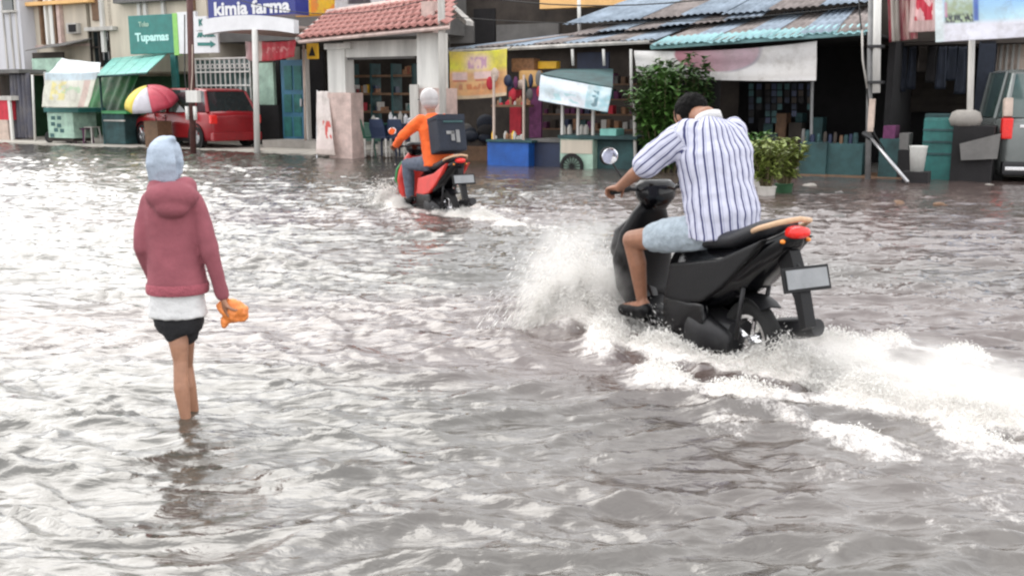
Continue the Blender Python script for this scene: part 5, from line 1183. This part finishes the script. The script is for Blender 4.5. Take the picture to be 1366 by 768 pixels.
# ---------------- cars
def loftx(mb, secs, cap=True): mb.loft([[Vector(p) for p in s] for s in secs], cap)
def car(label, loc, rz, L, Wd, H, paint, k=1.0, suv=False):
    T = thing('parked_car', label, 'car', loc, rz); hw = Wd/2; gl = .26 if suv else .17; belt = H*.60; xr, xf = -L/2, L/2; rw = .33 if suv else .29
    fa, ra = xf-.75, xr+.68
    def ring(x, w, z0, z1, tuck=.06):
        zm = z0+(z1-z0)*.55; half = [(0, z0), (w-tuck, z0), (w-.02, z0+.10), (w, zm), (w-.03, z1-.08), (w-tuck-.06, z1), (0, z1+.015)]
        return [(x, y, z) for y, z in half]+[(x, -y, z) for y, z in reversed(half[1:-1])]
    B = MB(); hood = belt-.06
    loftx(B, [ring(xf, hw-.22, gl+.12, hood-.32), ring(xf-.05, hw-.08, gl+.02, hood-.20), ring(xf-.25, hw-.02, gl, hood-.10), ring(xf-.9, hw, gl, hood+.0), ring(xf-1.15, hw, gl, belt), ring(0, hw+.01, gl, belt+.02), ring(xr+.6, hw, gl, belt+.04), ring(xr+.15, hw-.03, gl+.02, belt+.03), ring(xr+.02, hw-.09, gl+.08, belt-.03), ring(xr, hw-.16, gl+.16, belt-.12)])
    B.build('body', paint, T, smooth=True)
    C_ = MB(); t = .12
    def cr(x, w0, w1, z0, z1): return [(x, w0, z0), (x, w1, z1), (x, 0, z1+.02), (x, -w1, z1), (x, -w0, z0)]
    cf, cb = xf-1.0, xr+(.10 if suv else .18)
    w0, w1 = hw-.07, hw-.20
    q = [((cf, w0, belt-.03), (cf-.62, w1, H-.05)), ((cf-1.1, w0, belt), (cf-1.1, w1, H)), ((cb+.6, w0, belt+.02), (cb+.6, w1, H-.01)), ((cb, w0-.03, belt+.03), (cb+.28, w1-.03, H-.06))]
    P = [];
    for lo, hi in q: P += [lo, hi, (hi[0], -hi[1], hi[2]), (lo[0], -lo[1], lo[2])]
    F_ = []
    for i in range(3):
        a, b = 4*i, 4*(i+1); F_ += [(a, b, b+1, a+1), (a+1, b+1, b+2, a+2), (a+2, b+2, b+3, a+3)]
    F_ += [(0, 1, 2, 3), (15, 14, 13, 12), (0, 3, 7, 4), (4, 7, 11, 8), (8, 11, 15, 12)]
    C_.add(P, F_); C_.build('windows', 'glass_green' if suv else 'glass_dark', T)
    Rf = MB(); Rf.add([Vector(hi)*1 + Vector((0, 0, .0)) for lo, hi in q for hi in ((hi[0], hi[1]+.015, hi[2]-.01), (hi[0], hi[1]-.04, hi[2]+.03), (hi[0], -hi[1]+.04, hi[2]+.03), (hi[0], -hi[1]-.015, hi[2]-.01))], [(4*i+j, 4*i+4+j, 4*i+5+j, 4*i+1+j) for i in range(3) for j in range(3)]+[(0, 1, 2, 3), (15, 14, 13, 12)])
    Rf.build('roof', paint, T)
    for s in (-1, 1):
        for lo, hi in (q[0], q[1], q[2], q[3]):
            MB().path([(lo[0], s*(lo[1]+.01), lo[2]-.02), (hi[0], s*(hi[1]+.012), hi[2])], [.05, .035], 6).build('window_pillar', paint, T)
        for x in (cf-1.1, cb+.6): MB().box((x-.006, s*(hw-.005), gl+.1), (x+.006, s*(hw+.012), belt-.06)).build('door_seam', 'cable', T)
        MB().box((cf-1.0, s*(hw), belt-.16), (cf-.86, s*(hw+.03), belt-.13), .005).build('door_handle', paint, T)
        MB().box((xr+.75, s*(hw-.03), gl-.02), (xf-.85, s*(hw+.015), gl+.09), .02).build('sill', 'black_plastic', T)
        MB().ell((cf-.2, s*(hw+.09), belt+.06), (.06, .10, .075)).build('wing_mirror', paint, T, smooth=True)
        hl = MB(); hl.ell((xf-.15, s*(hw-.20), hood-.26), (.17, .16, .085)); hl.build('headlight', 'lamp_white', T, smooth=True)
        tl = MB(); 
        if suv: tl.box((xr-.02, s*(hw-.20), belt-.32), (xr+.14, s*(hw-.035), belt+.02), .03); tl.build('tail_light', 'red_lens', T); MB().box((xr+.0, s*(hw-.18), belt+.03), (xr+.16, s*(hw-.045), belt+.34), .03, Matrix.Rotation(R(10), 3, 'Y')).build('reverse_light', 'beige_cloth', T)
        else: tl.box((xr-.01, s*(hw-.25), belt-.28), (xr+.1, s*(hw-.06), belt-.05), .03); tl.build('tail_light', 'red_lens', T)
        for x in (fa, ra):
            w_ = thing_child('wheel', T, (x, s*(hw-.09), rw)); 
            MB().lathe([(rw-.10, -.10), (rw-.02, -.10), (rw, -.07), (rw, .07), (rw-.02, .10), (rw-.10, .10), (rw-.10, -.10)], (0, 0, 0), 'y', 28).build('tyre', 'rubber', w_, auto=True)
            rm = MB(); rm.lathe([(.001, .07*s), (.05, .085*s), (rw-.11, .06*s), (rw-.095, .09*s)], (0, 0, 0), 'y', 20)
            for i in range(6): a = i*math.pi/3; rm.path([(.03*math.cos(a), .088*s, .03*math.sin(a)), ((rw-.10)*math.cos(a), .09*s, (rw-.10)*math.sin(a))], .018, 5)
            rm.build('rim', 'metal', w_, auto=True)
            MB().lathe([(rw+.02, s*.06), (rw+.075, s*.06), (rw+.075, s*.105), (rw+.02, s*.10)], (x, s*(hw-.09), rw), 'y', 26).build('wheel_arch', 'black_plastic', T, auto=True)
    MB().box((xf-.12, -hw+.2, gl+.03), (xf+.025, hw-.2, gl+.18), .03).build('front_bumper', 'black_plastic', T)
    g = MB(); [g.box((xf-.08, -.34, hood-.40+.04*i), (xf+.03, .34, hood-.385+.04*i)) for i in range(4)]; g.build('grille', 'chrome', T)
    MB().box((xf+.026, -.22, gl+.06), (xf+.04, .22, gl+.16), .004).build('number_plate', 'plate_grey', T)
    MB().box((xr-.06, -hw+.08, gl+.02), (xr+.12, hw-.08, gl+.24), .04).build('rear_bumper', paint if not suv else 'dark_metal', T)
    if suv:
        MB().box((xr-.085, -hw+.12, gl+.10), (xr-.055, hw-.12, gl+.16), .01).build('bumper_trim', 'chrome', T); MB().box((xr-.025, -hw+.3, belt-.14), (xr+.02, hw-.3, belt-.09), .01).build('tailgate_trim', 'chrome', T); MB().box((xr-.02, -.25, belt-.32), (xr+.01, .25, belt-.19), .004).build('rear_number_plate', 'black_plastic', T)
    return T
u_, _ = S(268, 188, .75); cpos = W(u_-.95, 1.45, .07)
car('red hatchback parked on the pavement behind the brown pole', cpos, math.pi - TH - R(14) + R(0), 4.3, 1.62, 1.52, 'car_red')
g = G(1372, 243); fw = Vector((.26, .966, 0)); L_ = 4.3; hw_ = .9
# rear left corner of the silver car at photo x ~1330
rc = G(1327, 243); ctr = Vector((rc.x, rc.y, -.16)) + fw*(L_/2) + Vector((.966, -.26, 0))*hw_
car('silver off-road car cut off by the right edge, rear lamps facing the street', ctr, math.atan2(fw.y, fw.x), L_, 1.8, 1.98, 'car_silver', suv=True)
# ---------------- umbrella leaning on the red car
T = FTP('umbrella', 'open yellow white and red umbrella before the red car bonnet', 'umbrella', 203, 150, .1)
c = Vector((U(203, 140, .1), .1, Zp(203, 140, .1))); tilt = Matrix.Rotation(R(20), 3, 'X') @ Matrix.Rotation(R(6), 3, 'Y')
cols = ['umbrella_red', 'umbrella_mauve', 'umbrella_yellow', 'umbrella_white', 'umbrella_red', 'umbrella_yellow', 'umbrella_mauve', 'umbrella_white']
order = ['umbrella_red', 'umbrella_red', 'umbrella_red', 'umbrella_yellow', 'umbrella_yellow', 'umbrella_yellow', 'umbrella_white', 'umbrella_red']
Rr, Hh = .70, .50
for i in range(8):
    a0, a1 = 2*math.pi*i/8, 2*math.pi*(i+1)/8; mb = FM(T); n_ = 7; P = []
    for j in range(n_+1):
        t = j/n_; r = Rr*math.sin(t*math.pi/2*.98); z = Hh*(math.cos(t*math.pi/2*.98))
        for q in range(4):
            s = q/3; a = a0+(a1-a0)*s; bulge = 1-.06*math.sin(s*math.pi)*t; P.append(c+tilt@Vector((r*bulge*math.cos(a), r*bulge*math.sin(a), z)))
    mb.add(P, [(j*4+q, j*4+q+1, j*4+q+5, j*4+q+4) for j in range(n_) for q in range(3)]); o = mb.build('canopy_panel', order[i], T, smooth=True)
    md = o.modifiers.new('s', 'SOLIDIFY'); md.thickness = .006
    FM(T).path([c+tilt@Vector((0, 0, Hh-.02)), c+tilt@Vector((Rr*.6*math.cos(a0), Rr*.6*math.sin(a0), Hh*.72)), c+tilt@Vector((Rr*math.cos(a0), Rr*math.sin(a0), -.01))], .006, 4).build('rib', 'dark_metal', T)
FM(T).path([c+tilt@Vector((0, 0, Hh+.06)), c+tilt@Vector((0, 0, -.45))], .012, 6).build('shaft', 'dark_metal', T)
FM(T).box((c.x-.25, .0, .07), (c.x+.25, .5, c.z-.42), .02).build('stand_table', 'wood', T)
# ---------------- clutter, cables, goods in the dark stalls
random.seed(21)
def cable(label, a, b, sag, rr=.012):
    A = W(*a); B_ = W(*b); n_ = 14; pts = [A.lerp(B_, i/n_)-Vector((0, 0, sag*4*(i/n_)*(1-i/n_))) for i in range(n_+1)]
    T = MB().path(pts, rr, 5).build('overhead_cable', 'cable', None, smooth=True); tag(T, label, 'cable', 'overhead cables along the shops')
up, uw, ug = U(255, 10, -1.1), U(589, 10, -1.35), U(1163, 10, -1.0)
cable('upper black cable from the brown pole past the pharmacy sign', (up, -1.1, 4.5), (uw, -1.35, 3.55), .45)
cable('lower cable sagging over the tiled roof from the brown pole', (up, -1.1, 4.1), (uw, -1.35, 3.40), .55, .009)
cable('long cable crossing above the tin roofs to the grey pole', (uw, -1.35, 3.5), (ug, -1.0, 3.5), .45)
cable('thin cable along the tin roof edge left of the grey pole', (uw, -1.3, 3.0), (ug, -1.0, 2.9), .22, .008)
cable('cable leaving the left facade towards the brown pole', (-16, 1.2, 4.9), (up, -1.1, 4.2), .5)
T = FTP('hanging_snacks', 'strips of snack sachets hanging in the dark kiosk', 'snacks', 1040, 130, .9)
for i in range(9):
    x = 1000+i*9.5+random.uniform(-2, 2)
    for j in range(random.randint(3, 6)):
        y = 112+j*9; PR(T, 'sachet', x, y, x+6.5, y+7.5, .9+random.uniform(0, .05), .02, random.choice(['dark_wall', 'navy_paint', 'brown_wall', 'teal_dark', 'navy_cloth']), .004)  # near-black materials put the kiosk's shade into the sachet colours
T = FTP('counter_jars', 'jars and tins standing on the teal counter of the kiosk', 'jars', 1110, 190, -.3)
for i in range(11):
    x = 1070+i*7.2+random.uniform(-1.5, 1.5); h_ = random.uniform(.09, .24); rr_ = random.uniform(.03, .05); u = U(x, 190, -.25); z0_ = Zp(1085, 190, -.45) if x < 1102 else Zp(1125, 192, -.38)
    FM(T).lathe([(.001, 0), (rr_, 0), (rr_, h_*.75), (rr_*.8, h_*.8), (rr_*.8, h_), (.001, h_)], (u, -.22, z0_), 'z', 12).build('jar', random.choice(['teal_dark', 'brown_wall', 'wood', 'teal_dark', 'grey_wall', 'navy_paint']), T, auto=True)
T = FTP('hanging_goods', 'plastic bags and brushes hanging at the front of the clutter stall', 'goods', 668, 150, -.2)
for i in range(16):
    x = random.uniform(655, 745); y = random.uniform(98, 128); b_ = FM(T); b_.ell((U(x, y, -.1), random.uniform(-.3, .3), Zp(x, y, -.1)), (random.uniform(.05, .10), .05, random.uniform(.09, .17)), nu=10, nv=7); b_.build('hanging_bag', random.choice(['goods_brown', 'wood', 'red_cloth', 'rag_purple', 'orange_band', 'teal_dark', 'navy_paint', 'beige_cloth', 'grey_wall']), T, smooth=True)
T = FTP('bottle_rack', 'rack of bottles and boxes against the wall behind the food carts', 'rack', 720, 160, 1.4)
for k in range(4):
    PR(T, 'shelf_board', 720, 112+k*20, 850, 114+k*20, 1.4, .35, 'wood')
    for i in range(13): x = 724+i*9.6+random.uniform(-2, 2); hh = random.uniform(6, 14); PR(T, 'packet', x, 112+k*20-hh, x+random.uniform(4, 8), 112+k*20, 1.45, .2, random.choice(['goods_brown', 'red_cloth', 'navy_paint', 'teal_dark', 'dirty_white', 'brown_wall', 'grey_wall', 'wood', 'rag_purple']), .004)
T = FTP('laundry_line', 'dark clothes hanging in the brown shop behind the white tapered post', 'clothes', 1240, 100, 1.4)
for i in range(8):
    x = 1186+i*13; w_ = random.uniform(8, 12); a, b = rectbox(x, 62, x+w_, random.uniform(95, 128), 1.4+random.uniform(0, .2), 0)
    mm_ = M[random.choice(['brown_wall', 'navy_cloth', 'dark_wall'])]
    sheet(T, 'garment', [(a[0], a[1], b[2]), (b[0], a[1], b[2]), (b[0]+.03, a[1], a[2]), (a[0]-.03, a[1], a[2])], None, 10, 12, sag=.01, fold=.06, seed=i, m=mm_)
# floating leaves and scraps on the water
for i in range(0):
    px, py = random.uniform(120, 1200), random.uniform(300, 740); g = G(px, py)
    if (g-BIKE1).length < 1.3: continue
    L_ = random.uniform(.03, .06); lf = MB().add([(-L_, 0, .012), (0, L_*.4, .02), (L_, 0, .010), (0, -L_*.4, .018), (0, 0, .006)], [(0, 1, 4), (1, 2, 4), (2, 3, 4), (3, 0, 4)])
    o = lf.build('floating_leaf', random.choice(['leaf_dark', 'wood', 'goods_brown']), None); ii, jj = np.searchsorted(xs, g.x), np.searchsorted(ys, g.y)
    o.location = (g.x, g.y, Z[jj, ii]); o.rotation_euler = (0, 0, random.uniform(0, 6)); tag(o, 'small dark leaf floating on the open flood water', 'leaf', 'leaves floating on the flood water')
# ================================================================== SPRAY (too many drops to count)
def octa(r, st, d):
    P = [(r, 0, 0), (-r, 0, 0), (0, r, 0), (0, -r, 0), (0, 0, r), (0, 0, -r)]
    return P
SF = np.array([(0, 2, 4), (2, 1, 4), (1, 3, 4), (3, 0, 4), (2, 0, 5), (1, 2, 5), (3, 1, 5), (0, 3, 5)])
def drops(name, label, C_, V_, rad):
    """C_ centres, V_ stretch vectors, rad radii"""
    N = len(C_); vd = V_/np.maximum(np.linalg.norm(V_, axis=1, keepdims=True), 1e-6)
    a = np.cross(vd, np.array([.3, .2, .93])); a /= np.linalg.norm(a, axis=1, keepdims=True); b = np.cross(vd, a); r = rad[:, None]
    P = np.stack([C_+a*r, C_-a*r, C_+b*r, C_-b*r, C_+V_+vd*r, C_-V_-vd*r], 1).reshape(-1, 3)
    Fc = (SF[None]+(np.arange(N)*6)[:, None, None]).reshape(-1, 3)
    me = bpy.data.meshes.new(name); me.vertices.add(len(P)); me.vertices.foreach_set('co', P.ravel()); me.loops.add(Fc.size); me.loops.foreach_set('vertex_index', Fc.ravel().astype(np.int32))
    me.polygons.add(len(Fc)); me.polygons.foreach_set('loop_start', (np.arange(len(Fc))*3).astype(np.int32)); me.polygons.foreach_set('loop_total', np.full(len(Fc), 3, np.int32)); me.update()
    me.polygons.foreach_set('use_smooth', np.ones(len(Fc), bool)); me.materials.append(SPR); o = bpy.data.objects.new(name, me); COL.objects.link(o); tag(o, label, 'spray', kind='stuff')
SPR = bpy.data.materials.new('spray_drops'); SPR.use_nodes = True
n = SPR.node_tree.nodes; l = SPR.node_tree.links; p_ = n['Principled BSDF']; p_.inputs['Base Color'].default_value = (.93, .92, .90, 1); p_.inputs['Roughness'].default_value = .3
tl_ = n.new('ShaderNodeBsdfTranslucent'); tl_.inputs[0].default_value = (.95, .94, .92, 1); mxs = n.new('ShaderNodeMixShader'); mxs.inputs[0].default_value = .5
l.new(p_.outputs[0], mxs.inputs[1]); l.new(tl_.outputs[0], mxs.inputs[2]); l.new(mxs.outputs[0], n['Material Output'].inputs['Surface'])
def fountain(P0, FW, LF, wb, n, seed, k=1.0):
    r = np.random.default_rng(seed); fw, lf = np.array(FW), np.array(LF); up = np.array([0, 0, 1.0]); o = np.array([P0.x, P0.y, 0.0])
    # ballistic clumps thrown from the front wheel (both sides) and the rear wheel
    Cs, Vs, Rs = [], [], []
    for (src, side, cnt, v_up, v_side, v_back, tmax, spread, lenm) in (
        (wb+.05, 1, .36, 2.5, 1.5, .2, .50, .30, .9), (wb+.05, -1, .16, 2.2, 1.4, .2, .5, .3, .9), (wb-.1, 1, .18, 1.7, .75, 1.6, .34, .25, .8), (.75, 1, .07, 1.0, 1.0, 1.0, .2, .3, .8), (-.55, 1, .06, .9, .5, 2.4, .24, .3, .7), (-.42, -1, .10, 1.2, .5, 2.4, .28, .3, .7)):
        m = int(n*cnt); ncl = 90; ce = r.normal(0, 1, (ncl, 3)); ci = r.integers(0, ncl, m); jit = .55*ce[ci]+.45*r.normal(0, 1, (m, 3))
        vu = v_up*np.clip(.62+spread*jit[:, 0], .05, 1.35); vsd = side*v_side*np.clip(.62+.42*jit[:, 1], .05, 1.7); vb = v_back*(.6+.5*jit[:, 2])
        t = r.beta(1.1, 1.3, m)*2*vu/9.8*.98
        t = np.minimum(t, tmax)
        p = o + fw*(src+r.normal(0, .05, m))[:, None] + lf*(side*.05) + lf*(vsd*t)[:, None] - fw*(vb*t)[:, None] + up*(vu*t-4.9*t*t)[:, None] + r.normal(0, .012, (m, 3))
        vel = lf*vsd[:, None] - fw*vb[:, None] + up*(vu-9.8*t)[:, None]
        Cs.append(p*1.0); Vs.append(vel*.012*lenm*r.uniform(.2, 1.6, m)[:, None]*k); Rs.append(np.clip(r.lognormal(-6.55, .6, m), .0007, .006)*k)
    C_ = np.concatenate(Cs); V_ = np.concatenate(Vs); rad = np.concatenate(Rs); kp = C_[:, 2] > -.01; return C_[kp], V_[kp], rad[kp]
C_, V_, rad = fountain(BIKE1, FW1, LF1, 1.2, 210000, 3)
drops('spray', 'white water spray thrown up by the near black scooter', C_, V_, rad)
C_, V_, rad = fountain(BIKE2, FW2, LF2, 1.2, 9000, 4, 1.4)
drops('spray', 'low white spray around the wheels of the red scooter', C_, V_, rad)
# froth tossed off the wake surface
r = np.random.default_rng(9); fy, fx = np.nonzero(foam > .45); area = np.gradient(xs)[fx]*np.gradient(ys)[fy]*foam[fy, fx]**1.5; pr = area/area.sum()
pick = r.choice(len(fx), 130000, p=pr); px_ = xs[fx[pick]]+r.normal(0, .02, len(pick)); py_ = ys[fy[pick]]+r.normal(0, .02, len(pick)); zz = Z[fy[pick], fx[pick]]+np.abs(r.normal(0, .028, len(pick)))*foam[fy[pick], fx[pick]]
C_ = np.stack([px_, py_, zz], 1); V_ = r.normal(0, .004, C_.shape); drops('froth', 'scattered froth and droplets over the scooter wakes', C_, V_, np.clip(r.lognormal(-6.5, .55, len(C_)), .0007, .005))

# ---- fine mist hanging in the spray of the near scooter
mm = bpy.data.materials.new('mist'); mm.use_nodes = True; n = mm.node_tree.nodes; l = mm.node_tree.links; n.remove(n['Principled BSDF'])
pv = n.new('ShaderNodeVolumePrincipled'); pv.inputs['Color'].default_value = (.97, .96, .94, 1); pv.inputs['Anisotropy'].default_value = .2
tc = n.new('ShaderNodeTexCoord'); sp = n.new('ShaderNodeVectorMath'); sp.operation = 'LENGTH'; l.new(tc.outputs['Object'], sp.inputs[0])
fall = n.new('ShaderNodeMapRange'); fall.inputs[1].default_value = 1.0; fall.inputs[2].default_value = .35; fall.inputs[3].default_value = 0; fall.inputs[4].default_value = 1; l.new(sp.outputs['Value'], fall.inputs[0])
nn = n.new('ShaderNodeTexNoise'); nn.inputs['Scale'].default_value = 3.2; nn.inputs['Detail'].default_value = 5; nn.inputs['Roughness'].default_value = .65; l.new(tc.outputs['Object'], nn.inputs['Vector'])
nr2 = n.new('ShaderNodeMapRange'); nr2.inputs[1].default_value = .42; nr2.inputs[2].default_value = .72; nr2.inputs[4].default_value = 11.0; l.new(nn.outputs['Fac'], nr2.inputs[0])
mu = n.new('ShaderNodeMath'); mu.operation = 'MULTIPLY'; l.new(fall.outputs[0], mu.inputs[0]); l.new(nr2.outputs[0], mu.inputs[1]); l.new(mu.outputs[0], pv.inputs['Density'])
l.new(pv.outputs[0], n['Material Output'].inputs['Volume'])
def mist(c, sc, rz, lab):
    o = MB().ell((0, 0, 0), (1, 1, 1), nu=20, nv=14).build('mist', mm, smooth=True); o.location = c; o.scale = sc; o.rotation_euler = (0, 0, rz); tag(o, lab, 'mist', kind='stuff')
b_ = Vector((BIKE1.x, BIKE1.y, 0)); 
mist(b_+FW1*1.15+LF1*.36+Vector((0, 0, .20)), (.46, .36, .56), A1, 'white mist of spray left of the near scooter front wheel')
mist(b_-FW1*.75+LF1*.0+Vector((.30, 0, .06)), (.42, .95, .24), -R(0)+R(38), 'white mist over the wake behind the near scooter')
